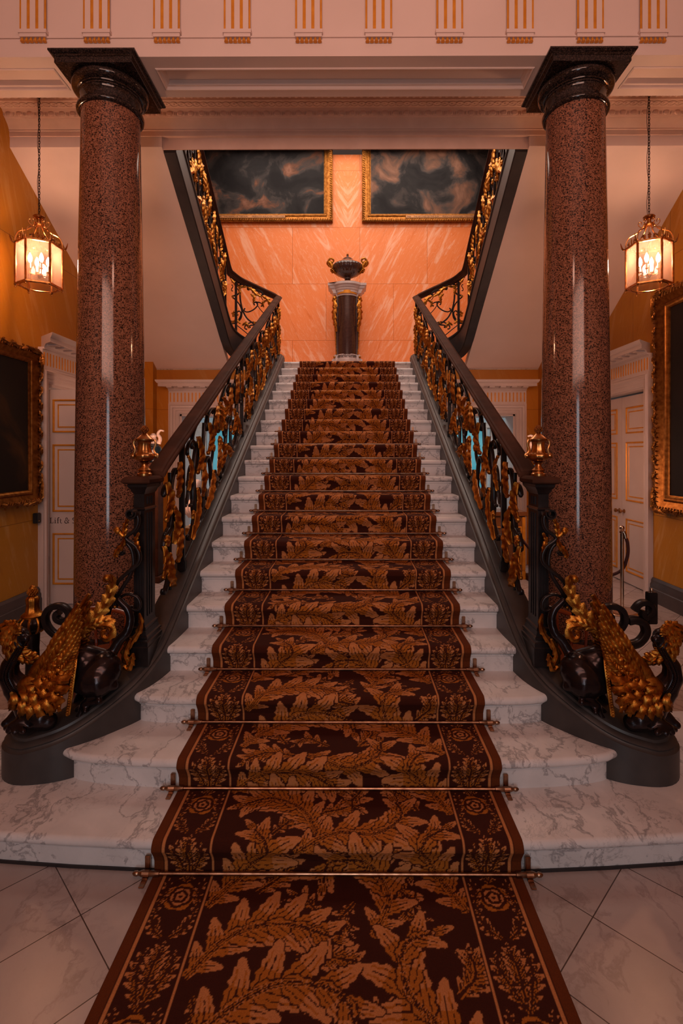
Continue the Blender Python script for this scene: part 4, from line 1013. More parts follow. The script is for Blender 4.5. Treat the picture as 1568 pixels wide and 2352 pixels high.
# ------------------------------------------------------------------ griffins crouching on the curb ends (built for the left, mirrored for the right)
DXM = 0.0
def G(x,y,Y): return P(x,y,Y)               # left-hand sculpture traced at its own depth
def griffin(fl):
    side = 'right' if fl else 'left'
    t = thing('griffin_statue',((1.42 if fl else -1.42),2.58,.36),'dark bronze griffin with gilded wings crouching on the %s curb end' % side,'statue','griffin statues at the foot of the stairs')
    b = lambda mb,n,m,p=t,**k: build(mb,n,m,p,flip=fl,**k)
    mb = MB()
    def cap(a,c,ra,rc): mb.capsule(G(*a),G(*c),ra,rc)
    # trunk: chest, belly drawn up, rump
    cap((70,1590,2.55),(95,1600,2.55),.082,.085); cap((95,1590,2.55),(150,1560,2.58),.078,.062); cap((150,1555,2.58),(205,1528,2.62),.062,.085)
    cap((195,1515,2.62),(232,1528,2.64),.075,.080)
    # haunch, near side
    cap((238,1540,2.60),(215,1560,2.58),.088,.085); cap((225,1562,2.57),(186,1572,2.55),.085,.045)
    cap((238,1545,2.68),(190,1575,2.70),.08,.045)
    # shank, hock and foot
    cap((200,1582,2.555),(262,1575,2.575),.030,.022); cap((262,1572,2.575),(205,1608,2.545),.020,.017); cap((205,1608,2.545),(192,1618,2.54),.018,.019)
    for ax,ay,d in ((183,1642,.0),(196,1634,-.02),(222,1612,-.01),(176,1630,.03)): cap((193,1618,2.54),(ax,ay,2.535+d),.015,.013)
    for ax,ay,d in ((182,1645,.0),(228,1611,-.01)): mb.ball(G(ax,ay,2.535+d),.018,10,7)
    # second hind foot further back
    cap((185,1590,2.70),(170,1628,2.70),.022,.018); cap((170,1628,2.70),(150,1645,2.68),.018,.015)
    # chest swell, shoulder, neck curving out and back up
    cap((60,1600,2.54),(40,1580,2.54),.078,.062); cap((40,1580,2.54),(22,1555,2.53),.060,.048); cap((22,1555,2.53),(22,1528,2.53),.048,.040); cap((22,1528,2.53),(38,1505,2.54),.040,.036); cap((38,1505,2.54),(44,1480,2.55),.036,.045)
    # head turned back over the shoulder: skull, muzzle, brow, jaw
    cap((40,1470,2.55),(46,1460,2.55),.048,.042); cap((46,1462,2.55),(60,1466,2.53),.032,.022); cap((46,1472,2.55),(57,1478,2.535),.022,.014); mb.ball(G(60,1464,2.525),.014,8,6); mb.ball(G(49,1452,2.52),.012,8,6); mb.ball(G(56,1455,2.53),.010,8,6)
    # fore legs: forearm folded flat, paw with claws over the end of the curb
    cap((70,1625,2.52),(95,1648,2.48),.070,.055); cap((95,1648,2.48),(112,1655,2.48),.055,.040); cap((108,1660,2.48),(45,1660,2.45),.036,.028); cap((45,1660,2.45),(28,1668,2.44),.026,.022)
    for ax,ay,d in ((14,1672,.01),(20,1679,-.012),(33,1682,-.03),(54,1680,-.035)): cap((36,1664,2.445),(ax,ay,2.445+d),.018,.015)
    cap((60,1625,2.62),(30,1650,2.60),.05,.03); cap((30,1650,2.6),(12,1662,2.58),.026,.02)
    # tail rising in a loop
    tl = crom([G(248,1520,2.66),G(272,1474,2.68),G(291,1453,2.69),G(299,1425,2.70),G(294,1402,2.70),G(280,1386,2.70),G(268,1374,2.70)],5)
    mb.tube(tl,[.028-.012*i/(len(tl)-1) for i in range(len(tl))],12)
    body = remeshed(mb,.0062,5); b(body,'body',M['bronze'],smooth=180)
    # ridged scales down the neck
    mb = MB()
    ng = crom([G(44,1490,2.50),G(30,1512,2.485),G(18,1535,2.475),G(14,1556,2.475),G(24,1580,2.475),G(40,1598,2.47)],6)
    for i,p in enumerate(ng):
        for k in (-1,0,1): mb.ball(p+Vector((.016*k,.006*abs(k),.004*k)),.007,6,4)
    b(mb,'neck_beads',M['bronze'])
    # gilded mane: locks sweeping back from the face
    mb = MB()
    mb.ball(G(32,1462,2.57),(.052,.05,.062),16,10)
    locks = [((38,1432),(24,1440),(10,1456),(4,1480)),((44,1436),(26,1452),(14,1474),(10,1500)),((36,1450),(22,1470),(18,1494),(20,1518)),((40,1458),(30,1480),(28,1502),(34,1520)),((44,1470),(40,1490),(44,1508),(54,1520)),((30,1428),(12,1436),(0,1452),(-8,1474)),((46,1476),(54,1494),(66,1504),(84,1500)),((48,1482),(58,1502),(72,1514),(90,1508)),((42,1480),(46,1502),(58,1516),(70,1522))]
    for i,l in enumerate(locks):
        mb.acanthus(crom([G(x,y,2.50+.006*i-.004*j) for j,(x,y) in enumerate(l)],5),(.1,-1,.1),.060,.020,4,base=.5,vein=1.4)
    for (x,y) in ((36,1428),(42,1436),(47,1446)): mb.acanthus([G(x-10,y+14,2.53),G(x-6,y+4,2.51),G(x,y-2,2.50)],(0,-1,0),.05,.018,3)
    b(mb,'gilded_mane',M['gilt'],smooth=60)
    # girth strap with beads
    mb = MB(); st = [G(174,1502,2.535),G(171,1530,2.505),G(167,1560,2.49),G(162,1600,2.485),G(156,1641,2.485)]
    st = crom(st,4); mb.bar(st,.021,.010,(.1,-1,.05))
    for i,p in enumerate(resample(st,24)): mb.ball(p+Vector((0,-.006,0)),(.0085,.006,.0065),6,4)
    b(mb,'girth_strap',M['gilt'])
    # wings: long feathers, scale coverts, leafy fringe at the shoulder
    def wing(dy, tipx, tipy, n, name, fr):
        mb = MB()
        root = [(100,1590),(88,1570),(110,1560),(96,1545),(120,1540)]
        for i in range(n):
            q = i/(n-1)
            x0 = 84+30*q; y0 = 1566-10*q; x1 = tipx+10*math.sin(PI*q)-10*q; y1 = tipy+128*q**1.15
            mx = (x0+x1)/2-10+18*q; my = (y0+y1)/2+4+14*q
            pts = [G(x0,y0,2.47+dy+.008*(i%2)),G(mx,my,2.49+dy+.008*(i%2)-.012*q),G((mx+x1)/2+2,(my+y1)/2,2.515+dy-.008*q),G(x1,y1,2.53+dy)]
            mb.acanthus(crom(pts,6),(.25,-1,.25),.046,.015,14,tip=.5,base=.7,vein=.7,cut=.16)
        pl = [(64+(i*37%60)+(i%5)*8, 1585-(i*29%58)-(i%5)*11) for i in range(26)]
        # body of the wing
        mb.tube([G(70,1585,2.51+dy),G(95,1545,2.50+dy),G(125,1500,2.52+dy),G(160,1450,2.535+dy)],[.050,.058,.045,.014],12,flat=.45,nrm=(0,-1,0))
        if fr:
            for r in range(6):
                for k in range(7):
                    x = 74+r*12+k*7.5; y = 1592-r*15+k*8-abs(k-3)*2
                    if k*8-r*4 < 46 and x < 138: mb.acanthus([G(x,y-4,2.462+dy+r*.004),G(x+4,y+5,2.452+dy+r*.004),G(x+6,y+13,2.462+dy+r*.004)],(0,-1,.2),.028,.015,2,tip=.7,base=.7,vein=.4)
        return b(mb,name,M['gilt'],smooth=60)
    wing(0,180,1388,9,'gilded_wing',True); wing(.16,205,1366,7,'gilded_wing',False)
    mb = MB()
    for (x,y,L,a) in ((34,1592,34,100),(48,1604,38,85),(62,1612,40,75),(78,1612,40,62),(92,1604,40,48),(104,1592,42,30),(110,1576,44,12),(112,1562,44,-2),(54,1588,34,80),(70,1592,34,66),(86,1582,36,42),(94,1566,36,20),(66,1572,30,70),(80,1562,30,40)):
        dx,dyy = math.cos(math.radians(a)),math.sin(math.radians(a)); d = 2.452+(.012 if y<1590 else 0)
        mb.acanthus(crom([G(x,y,d+.02),G(x+dx*L*.5,y+dyy*L*.5,d-.012),G(x+dx*L,y+dyy*L,d+.01)],6),(0,-1,.15),.060,.026,2,tip=.75,base=.5,vein=.9)
    mb.ball(G(78,1580,2.50),(.085,.04,.07),16,10)
    b(mb,'shoulder_leaves',M['gilt'],smooth=60)
    # tall gilded acanthus sprays rising behind the wing
    mb = MB()
    mb.acanthus(crom([G(150,1490,2.60),G(200,1437,2.60),G(228,1405,2.61),G(245,1382,2.62),G(256,1353,2.63),G(257,1334,2.63),G(250,1325,2.62)],6),(.3,-1,.2),.085,.014,8,tip=.5,base=.4,vein=.7)
    mb.ball(G(246,1328,2.60),.017,10,7); mb.tube(crom([G(256,1334,2.62),G(252,1324,2.61),G(243,1324,2.60),G(240,1332,2.60),G(246,1335,2.60)],4),.009,8)
    mb.acanthus(crom([G(190,1450,2.60),G(220,1432,2.60),G(245,1424,2.61),G(262,1431,2.61)],6),(.2,-1,.2),.07,.013,6,tip=.4,vein=.7)
    mb.acanthus(crom([G(200,1448,2.61),G(235,1436,2.60),G(256,1440,2.60),G(258,1455,2.60),G(248,1466,2.60),G(236,1462,2.60),G(236,1452,2.60),G(244,1449,2.60)],6),(0,-1,.1),.050,.013,6,tip=.4,vein=.7)
    b(mb,'acanthus_spray',M['gilt'],smooth=60)
    return t
griffin(False); griffin(True)

def bracket(fl):
    side = 'right' if fl else 'left'
    t = thing('scroll_bracket',((1.14 if fl else -1.14),2.72,.6),'curling black iron bracket with gilt leaves leaning on the %s newel post' % side,'bracket','scroll brackets at the newels')
    b = lambda mb,n,m,p=t,**k: build(mb,n,m,p,flip=fl,**k)
    Yb = 2.735
    mb = MB()
    def st(pts,r,Y=Yb,dy=0): 
        q = crom([G(x,y,Y+dy*i) for i,(x,y) in enumerate(pts)],7); mb.tube(q,r,10,flat=1.25,nrm=(0,1,0))
    st([(262,1384),(274,1362),(285,1344),(297,1325),(305,1304),(307,1288),(303,1264),(292,1249),(280,1250),(271,1259),(272,1269),(280,1272),(285,1266)],.0105)
    st([(262,1392),(262,1362),(268,1341),(278,1328),(292,1316),(305,1305),(317,1293),(321,1279),(318,1265),(310,1253),(296,1243),(290,1235),(298,1226),(309,1218),(316,1206),(318,1192),(315,1181)],.0105,Yb-.012)
    # barrel-like top roll
    pts = [(304+ (13-8*i/15)*math.cos(-.3+i*.55),1179+(13-8*i/15)*math.sin(-.3+i*.55)) for i in range(16)]
    mb.bar([G(x,y,Yb-.01) for x,y in pts],.011,.060,(0,1,0))
    st([(270,1388),(276,1374),(286,1366),(300,1365),(315,1372),(322,1385),(320,1397),(312,1402),(303,1398),(303,1391)],.008,Yb+.02)
    st([(262,1386),(252,1402),(250,1426),(256,1446),(270,1460),(284,1462),(297,1452),(303,1436),(300,1424)],.009,Yb+.03)
    st([(264,1380),(250,1396),(236,1412),(222,1424)],.008,Yb+.02)
    mb.ball(G(264,1388,Yb),.022,12,8)
    b(mb,'ironwork',M['iron'],smooth=50)
    mb = MB(); mb.ball(G(264,1394,Yb-.025),.009,8,6); b(mb,'gilt_stud',M['gilt'])
    def lf(pts,w,Y,th=.3,lob=4):
        m2 = MB(); m2.acanthus(crom([G(x,y,Y) for x,y in pts],6),(.15,-1,.1),w,w*th,lob,tip=.4,base=.5); b(m2,'gilt_leaf',M['gilt'],smooth=60)
    lf([(286,1238),(281,1252),(272,1263),(265,1273),(268,1280)],.040,Yb-.025); lf([(284,1240),(286,1222),(288,1206),(294,1192)],.036,Yb-.02)
    m2 = MB(); m2.ball(G(271,1220,Yb-.02),.017,10,7); m2.tube(crom([G(284,1232,Yb-.02),G(277,1226,Yb-.02),G(270,1214,Yb-.02),G(264,1220,Yb-.02)],5),.011,8); b(m2,'gilt_curl',M['gilt'],smooth=60)
    lf([(321,1268),(317,1254),(312,1240),(319,1224)],.030,Yb-.02)
    lf([(320,1408),(324,1430),(318,1452),(304,1474),(294,1492)],.040,Yb-.02); lf([(300,1466),(290,1488),(287,1508),(296,1526),(303,1522)],.052,Yb-.04); lf([(306,1500),(302,1520),(294,1536),(284,1530)],.045,Yb-.05)
    return t
bracket(False); bracket(True)

def scroll_post(fl):
    side = 'right' if fl else 'left'; Y = 2.90
    lb = 'black iron scroll post missing its finial behind the right griffin' if fl else 'black iron scroll post with gilded pine cone finial behind the left griffin'
    p0 = P(75,1500,Y); c = (p0.x,Y,.0); 
    t = thing('scroll_post',((-c[0] if fl else c[0]),Y,.35),lb,'iron post')
    b = lambda mb,n,m,p=t,**k: build(mb,n,m,p,flip=fl,**k)
    z = lambda y: P(75,y,Y).z
    mb = MB()
    if not fl:
        mb.lathe([(.048,.35),(.048,z(1560)),(.036,z(1545)),(.034,z(1510)),(.032,z(1490)),(.036,z(1455))],c,24,rf=lambda a,i:1+.04*math.cos(12*a))
        b(mb,'shaft',M['iron'],smooth=60)
        mb = MB(); mb.lathe([(.034,z(1452)),(.060,z(1444)),(.070,z(1434)),(.068,z(1424)),(.052,z(1417)),(.048,z(1412))],c,48,rf=lambda a,i:1+.07*abs(math.cos(5*a))); b(mb,'knop',M['bronze'],smooth=60)
        mb = MB()
        for k in range(10):
            a = 2*PI*k/10; mb.tube([(c[0]+r*math.cos(a),Y+r*math.sin(a),z(y)) for r,y in ((.044,1450),(.066,1443),(.077,1433),(.072,1424),(.054,1417))],.007,6)
        b(mb,'gilt_rib',M['gilt'])
        mb = MB(); mb.lathe([(.056,z(1417)),(.060,z(1412)),(.050,z(1408)),(.036,z(1404)),(.030,z(1390)),(.033,z(1380)),(.034,z(1374)),(.026,z(1370)),(.012,z(1368)),(.012,z(1364))],c,40,rf=lambda a,i:1+(.08*math.cos(8*a) if i>2 else 0)); b(mb,'gilt_cup',M['gilt'],smooth=60)
        mb = MB()
        for i in range(7):
            yy = 1365-i*3; r = (.018,.024,.024,.020,.016,.010,.004)[i]
            for k in range(10): a = 2*PI*(k+.5*(i%2))/10; mb.ball((c[0]+r*math.cos(a),Y+r*math.sin(a),z(yy)),.0072,6,4)
        mb.ball((c[0],Y,z(1356)),(.02,.02,.03),10,8); b(mb,'pine_cone',M['gilt'])
    else:
        mb.bbox(c[0]-.026,c[0]+.026,Y-.02,Y+.02,z(1430),z(1358),.004); b(mb,'shaft',M['iron'],smooth=30)
        mb = MB(); mb.lathe([(.006,z(1358)),(.007,z(1352)),(.005,z(1350))],c,12); b(mb,'bolt',M['steel_brass'])
    # big curl beside the wing
    def curl(pts,w,name='scroll'):
        m = MB(); m.bar(crom([P(x,y,Y-.03) for x,y in pts],7),w,.045,(0,1,0)); b(m,name,M['iron'],smooth=50)
    if not fl:
        curl([(150,1466),(128,1458),(110,1440),(104,1418),(112,1400),(128,1392),(146,1394),(159,1408),(156,1422),(144,1427),(132,1422),(130,1412),(136,1406)],.034)
    else:
        X = lambda x: 1605-x   # the right-hand scrolls, brought to the left for mirroring
        curl([(X(1436),1456),(X(1456),1446),(X(1469),1425),(X(1464),1402),(X(1445),1391),(X(1424),1394),(X(1414),1408),(X(1420),1424),(X(1432),1426),(X(1438),1416),(X(1433),1410)],.034)
        curl([(X(1446),1478),(X(1470),1480),(X(1500),1474),(X(1517),1452),(X(1512),1430),(X(1494),1422),(X(1478),1424)],.044)
        curl([(X(1490),1400),(X(1502),1386),(X(1516),1382),(X(1530),1390),(X(1530),1404),(X(1518),1416),(X(1510),1410),(X(1512),1400)],.032)
    return t
scroll_post(False); scroll_post(True)
# ------------------------------------------------------------------ lanterns
def glass_mat():
    m, nt, b = nmat('lantern_glass'); out = nt.nodes['Material Output']; nt.nodes.remove(b)
    tr = N(nt,'ShaderNodeBsdfTransparent'); tr.inputs['Color'].default_value = (.98,.93,.9,1)
    tl = N(nt,'ShaderNodeBsdfTranslucent'); tl.inputs['Color'].default_value = (.9,.62,.5,1)
    gl = N(nt,'ShaderNodeBsdfGlossy'); gl.inputs['Roughness'].default_value = .05
    m1 = N(nt,'ShaderNodeMixShader'); v = worldpos(nt); n = N(nt,'ShaderNodeTexNoise', i_Scale=14.0, i_Detail=4.0); nt.links.new(v,n.inputs['Vector'])
    mr = N(nt,'ShaderNodeMapRange'); mr.inputs['To Min'].default_value = .04; mr.inputs['To Max'].default_value = .07; nt.links.new(n.outputs['Fac'],mr.inputs['Value']); nt.links.new(mr.outputs['Result'],m1.inputs['Fac'])
    nt.links.new(tr.outputs[0],m1.inputs[1]); nt.links.new(tl.outputs[0],m1.inputs[2])
    m2 = N(nt,'ShaderNodeMixShader'); m2.inputs['Fac'].default_value = .05; nt.links.new(m1.outputs[0],m2.inputs[1]); nt.links.new(gl.outputs[0],m2.inputs[2]); nt.links.new(m2.outputs[0],out.inputs['Surface'])
    return m
M['glass'] = glass_mat(); M['bulb'] = emit('candle_bulb',(1,.78,.62),28); M['candle'] = simple('candle_sleeve',(.85,.75,.65),.5)
M['chain'] = simple('chain_iron',(.05,.03,.02),.45,.6)
def lantern(xp, side, rot):
    Y = 4.75; c = P(xp,600,Y); x0 = c.x
    z1 = P(xp,565,Y).z; z0 = P(xp,658,Y).z; zt = P(xp,494,Y).z; zc_ = ZB+.455
    t = thing('hanging_lantern',(x0,Y,z0),'brass hexagonal glass lantern hanging on a chain left of the stairs' if side=='left' else 'brass hexagonal glass lantern hanging on a chain right of the stairs','lantern','hanging lanterns')
    R0 = .188; V = [(x0+R0*math.cos(rot+k*PI/3),Y+R0*math.sin(rot+k*PI/3)) for k in range(6)]
    b = lambda mb,n,m,p=t,**k: build(mb,n,m,p,**k)
    for z,w in ((z1,.016),(z0,.013)):
        mb = MB(); mb.sweep([(-w*.6,-w*.5),(w*.6,-w*.5),(w*.6,w*.5),(-w*.6,w*.5)],[(x,y,z) for x,y in V],closed=True)
        b(mb,'frame_ring',M['lamp_brass'],smooth=20)
    for x,y in V:
        mb = MB(); mb.bbox(x-.008,x+.008,y-.008,y+.008,z0,z1,.002); u = b(mb,'upright',M['lamp_brass'])
        m2 = MB(); m2.lathe([(.003,-.034),(.008,-.030),(.008,-.022),(.004,-.018),(.012,-.010),(.012,-.004),(.006,0)],(x,y,z0),10); build(m2,'drop_finial',M['lamp_brass'],u)
    for k in range(6):
        a,c2 = V[k],V[(k+1)%6]; mb = MB(); d = Vector((c2[0]-a[0],c2[1]-a[1],0)).normalized()*.006; n = Vector((d.y,-d.x,0)).normalized()*.0012
        A = Vector((*a,0))+d; B = Vector((*c2,0))-d
        mb.grid([[A+n+Vector((0,0,z)),B+n+Vector((0,0,z)),B-n+Vector((0,0,z)),A-n+Vector((0,0,z))] for z in (z0+.006,z1-.006)],closed_v=True,caps=True); b(mb,'glass_pane',M['glass'],smooth=0)
    mb = MB(); mb.tube([(x0+.150*math.cos(a),Y+.150*math.sin(a),z0-.004) for a in [2*PI*k/40 for k in range(41)]],.006,8,cap=False); b(mb,'base_ring',M['lamp_brass'])
    for k,(x,y) in enumerate(V):   # crown arms
        dx,dy = (x-x0)/R0,(y-Y)/R0
        mb = MB(); mb.tube(crom([(x0+dx*rr,Y+dy*rr,z) for rr,z in ((R0,z1),(R0*1.0,z1+1.25*.04),(R0*.86,z1+1.25*.085),(R0*.58,z1+1.25*.105),(R0*.36,z1+1.25*.125),(.035,z1+1.25*.165))],5),.0055,8)
        mb.tube(crom([(x0+dx*rr,Y+dy*rr,z) for rr,z in ((.03,z1+1.25*.150),(.06,z1+1.25*.145),(.085,z1+1.25*.165),(.08,z1+1.25*.188),(.06,z1+1.25*.185),(.062,z1+1.25*.170))],4),.0042,6)
        mb.tube(crom([(x0+dx*rr,Y+dy*rr,z) for rr,z in ((R0,z1),(R0*1.13,z1+1.25*.005),(R0*1.2,z1+1.25*.03),(R0*1.24,z1+1.25*.055))],4),[.010,.010,.009,.009,.008,.008,.007,.006,.006,.005,.004,.003,.002],8)
        b(mb,'crown_arm',M['lamp_brass'])
        a,c2 = V[k],V[(k+1)%6]; mx,my = (a[0]+c2[0])/2,(a[1]+c2[1])/2; mb = MB()
        for q in (-.5,0,.5): mb.acanthus([(mx+(c2[0]-a[0])*q*.35,my+(c2[1]-a[1])*q*.35,z1+1.25*.004),(mx+(c2[0]-a[0])*q*.45,my+(c2[1]-a[1])*q*.45,z1+1.25*.03),(mx+(c2[0]-a[0])*q*.7,my+(c2[1]-a[1])*q*.7,z1+(.065 if q==0 else .03))],(mx-x0,my-Y,0),.035,.008,3)
        b(mb,'cresting_leaf',M['lamp_brass'])
    mb = MB(); mb.lathe([(.020,z1+1.25*.150-0),(.040,z1+1.25*.155),(.040,z1+1.25*.165),(.018,z1+1.25*.172),(.018,z1+1.25*.20),(.045,z1+1.25*.205),(.052,z1+1.25*.214),(.045,z1+1.25*.222),(.015,z1+1.25*.228),(.010,zt+.0)] ,(x0,Y,0),24); b(mb,'crown_cap',M['lamp_brass'],smooth=40)
    # stem and candle cluster
    mb = MB(); zb = z0+.115; mb.tube([(x0,Y,z1+1.25*.16),(x0,Y,zb-.03)],.004,8); mb.lathe([(.008,zb-.04),(.016,zb-.03),(.030,zb-.015),(.030,zb-.005),(.012,zb+.005)],(x0,Y,0),16)
    for k in range(4):
        a = PI/4+k*PI/2; cx,cy = x0+.075*math.cos(a),Y+.075*math.sin(a)
        mb.tube(crom([(x0+.02*math.cos(a),Y+.02*math.sin(a),zb-.01),(x0+.05*math.cos(a),Y+.05*math.sin(a),zb-.012),(cx,cy,zb-.004),(cx,cy,zb+.03)],4),.0045,8); mb.lathe([(.006,zb+.024),(.015,zb+.032),(.015,zb+.036),(.008,zb+.04)],(cx,cy,0),12)
    b(mb,'candle_cluster',M['lamp_brass'])
    for k in range(4):
        a = PI/4+k*PI/2; cx,cy = x0+.075*math.cos(a),Y+.075*math.sin(a)
        mb = MB(); mb.lathe([(.0085,zb+.038),(.0085,zb+.088)],(cx,cy,0),12); b(mb,'candle_sleeve',M['candle'])
        mb = MB(); mb.lathe([(.006,zb+.088),(.015,zb+.105),(.019,zb+.125),(.015,zb+.148),(.006,zb+.168),(.001,zb+.178)],(cx,cy,0),16); b(mb,'bulb',M['bulb'],smooth=60)
    # chain and cord
    mb = MB(); n = int((zc_-zt)/.026); 
    for i in range(n):
        z = zt+.008+i*(zc_-zt)/n; hor = i%2
        pts = []
        for q in range(17):
            a = 2*PI*q/16; u = .0085*math.cos(a); w = .0185*math.sin(a); pts.append((x0+(u if hor else 0),Y+(0 if hor else u),z+.012+w))
        mb.tube(pts,.0028,5,cap=False)
    b(mb,'chain',M['chain'])
    mb = MB(); mb.tube(crom([(x0-.012+.008*math.sin(i*1.7)*(1 if side=='left' else -1),Y+.004,zt+(zc_-zt)*i/12) for i in range(13)],4),.0022,6); b(mb,'cord',M['black'])
    mb = MB(); mb.lathe([(.05,zc_-.0),(.045,zc_-.02),(.012,zc_-.03),(.006,zc_-.045)],(x0,Y,0),16); b(mb,'ceiling_rose',M['lamp_brass'])
    L = bpy.data.lights.new('lantern_light','POINT'); L.energy = LAMP_W; L.color = LAMP_C; L.shadow_soft_size = .05
    o = bpy.data.objects.new('lantern_light',L); COL.objects.link(o); o.location = (x0,Y,z0+.27)
LAMP_W = 46; LAMP_C = (1,.50,.28)
lantern(90,'left',-.56); lantern(1490,'right',-.50)

# ------------------------------------------------------------------ pictures
def stormy(name, stops, scale, seed, rot=0.0):
    m, nt, b = nmat(name); b.inputs['Roughness'].default_value = .7; b.inputs['Specular IOR Level'].default_value = .2
    v = worldpos(nt, loc=(seed,seed*.7,seed*.3), rot=(0,rot,0)); n0 = N(nt,'ShaderNodeTexNoise', i_Scale=scale*.6, i_Detail=3.0); nt.links.new(v,n0.inputs['Vector'])
    mx = N(nt,'ShaderNodeMix', data_type='VECTOR'); mx.inputs['Factor'].default_value = .35; nt.links.new(v,mx.inputs[4]); nt.links.new(n0.outputs['Color'],mx.inputs[5])
    n = N(nt,'ShaderNodeTexNoise', i_Scale=scale, i_Detail=6.0, i_Roughness=.55, i_Distortion=.7); nt.links.new(mx.outputs[1],n.inputs['Vector'])
    r = ramp(nt,stops,n.outputs['Fac']); nt.links.new(r.outputs['Color'],b.inputs['Base Color']); return m
M['art_a'] = stormy('stormy_canvas',[(.36,(.006,.006,.008)),(.50,(.014,.014,.016)),(.56,(.045,.040,.040)),(.60,(.12,.055,.035)),(.66,(.22,.11,.075)),(.74,(.09,.035,.02))],2.1,3.1)
M['art_b'] = stormy('cloudy_canvas',[(.36,(.008,.008,.010)),(.48,(.018,.018,.020)),(.54,(.060,.050,.048)),(.60,(.15,.080,.055)),(.67,(.24,.13,.09)),(.75,(.08,.03,.015))],2.1,8.4)
M['art_c'] = stormy('dark_canvas',[(.35,(.006,.005,.005)),(.55,(.014,.008,.005)),(.68,(.06,.024,.006)),(.8,(.14,.055,.014))],1.6,5.2)
M['art_d'] = stormy('black_canvas',[(.35,(.008,.006,.006)),(.65,(.016,.010,.008)),(.8,(.03,.015,.01))],1.3,1.2)
M['ink'] = simple('plate_ink',(.04,.02,.01),.6)
FRP = [(0,0),(0,.05),(.012,.062),(.03,.066),(.05,.055),(.075,.035),(.085,.032),(.10,.042),(.112,.040),(.125,.022),(.135,.018),(.135,0)]
def picture(name,label,o,ux,uy,w,h,art,fw=1.0,orn=0,plate=None,gm='gilt'):
    """o = lower corner of the frame; ux across, uy up, out = ux x uy"""
    o = Vector(o); ux = Vector(ux); uy = Vector(uy); nz = ux.cross(uy)
    t = thing(name,o+ux*(w/2),label,'painting'); pr = [(a*fw,bb*fw) for a,bb in FRP]; iw = pr[-1][0]
    mb = MB(); mb.frame(pr,o,ux,uy,w,h); fr = build(mb,'frame',M[gm],t,smooth=40)
    mb = MB(); c = iw-.006
    mb.add([o+ux*c+uy*c+nz*.014,o+ux*(w-c)+uy*c+nz*.014,o+ux*(w-c)+uy*(h-c)+nz*.014,o+ux*c+uy*(h-c)+nz*.014,o+ux*c+uy*c,o+ux*(w-c)+uy*c,o+ux*(w-c)+uy*(h-c),o+ux*c+uy*(h-c)],[(0,1,2,3),(7,6,5,4),(0,4,5,1),(1,5,6,2),(2,6,7,3),(3,7,4,0)])
    build(mb,'canvas',art,t,smooth=0)
    # carved enrichment along the frame
    mb = MB(); per = [(ux,w,Vector((0,0,0))),(uy,h,ux*w),(-ux,w,ux*w+uy*h),(-uy,h,uy*h)]
    for d,L,s in per:
        inn = nz.cross(d); n = int(L/(.035*fw))
        for i in range(n):
            p = o+s+d*(L*(i+.5)/n)+inn*(pr[3][0]*.75)+nz*(pr[3][1]); mb.tube([p-inn*.012*fw-d*.006,p+nz*.003,p+inn*.022*fw+d*.012],.0055*fw,5)
    if orn:
        mb = MB() if False else mb; q = random.Random(orn)
        for d,L,s in per:
            inn = nz.cross(d); n = int(L/.16)
            for i in range(n):
                k = L*(i+.5)/n+q.uniform(-.03,.03); p = o+s+d*k+inn*(pr[3][0]*.6)+nz*(pr[3][1]); a = q.choice((-1,1))
                mb.acanthus([p-d*.06*a+inn*.02,p+nz*.018,p+d*.05*a-inn*.022],nz,.05,.016,3)
                mb.ball(p-inn*.035+d*q.uniform(-.04,.04)-nz*.01,.013,6,5)
            for k,sg in ((.0,1),(L,-1)):
                p = o+s+d*k+nz*pr[3][1]
                for e in range(4): mb.acanthus([p+d*sg*.03+inn*.03,p+d*sg*(.06+.03*e)+inn*(.02)+nz*.02,p+d*sg*(.10+.05*e)-inn*(.012)],nz,.055,.02,3)
    build(mb,'carved_edge',M[gm],fr,smooth=50)
    if plate:
        a,bb,txt = plate
        hh = .040*fw; zc0 = .066*fw
        mb = MB(); P0 = o+ux*a+uy*(.054*fw); mb.add([P0+ux*x+uy*y+nz*z for x,y,z in ((0,0,zc0-.03),(bb,0,zc0-.03),(bb,hh,zc0-.03),(0,hh,zc0-.03),(0,0,zc0),(bb,0,zc0),(bb,hh,zc0),(0,hh,zc0))],[(0,3,2,1),(4,5,6,7),(0,1,5,4),(1,2,6,5),(2,3,7,6),(3,0,4,7)])
        pl = build(mb,'name_plate',simple('plate_gold',(.55,.26,.10),.5,.2),t,smooth=0)
        mb = text_mb(txt,1.0,lambda x,y,z: Vector((x,y,z)),0.0); X1 = max(v[0] for v in mb.v); 
        m2 = MB(); m2.add([P0+ux*(.02+x/X1*(bb-.04))+uy*(hh*.22+y*hh*.78)+nz*(zc0+.0008) for x,y,z in mb.v],mb.f); build(m2,'plate_lettering',M['ink'],pl,smooth=0)
    return t
YW = YUP
bl = P(487,513,YW); br_ = P(764,513,YW)
picture('painting','large dark stormy painting in a gilt frame high on the left of the landing wall',(bl.x-.45,YW-.002,bl.z),(1,0,0),(0,0,1),br_.x-bl.x+.45,3.0,M['art_a'],1.25,0,(.45+.10,1.32,'P485    THE RISING OF THE SUN       FRANCOIS BOUCHER (1703-1770)'),gm='gilt_old')
bl = P(831,513,YW); br_ = P(1095,513,YW)
picture('painting','large cloudy painting in a gilt frame high on the right of the landing wall',(bl.x,YW-.002,bl.z),(1,0,0),(0,0,1),br_.x-bl.x+.45,3.0,M['art_b'],1.25,0,(.84,1.32,'P486    THE SETTING OF THE SUN      FRANCOIS BOUCHER (1703-1770)'),gm='gilt_old')
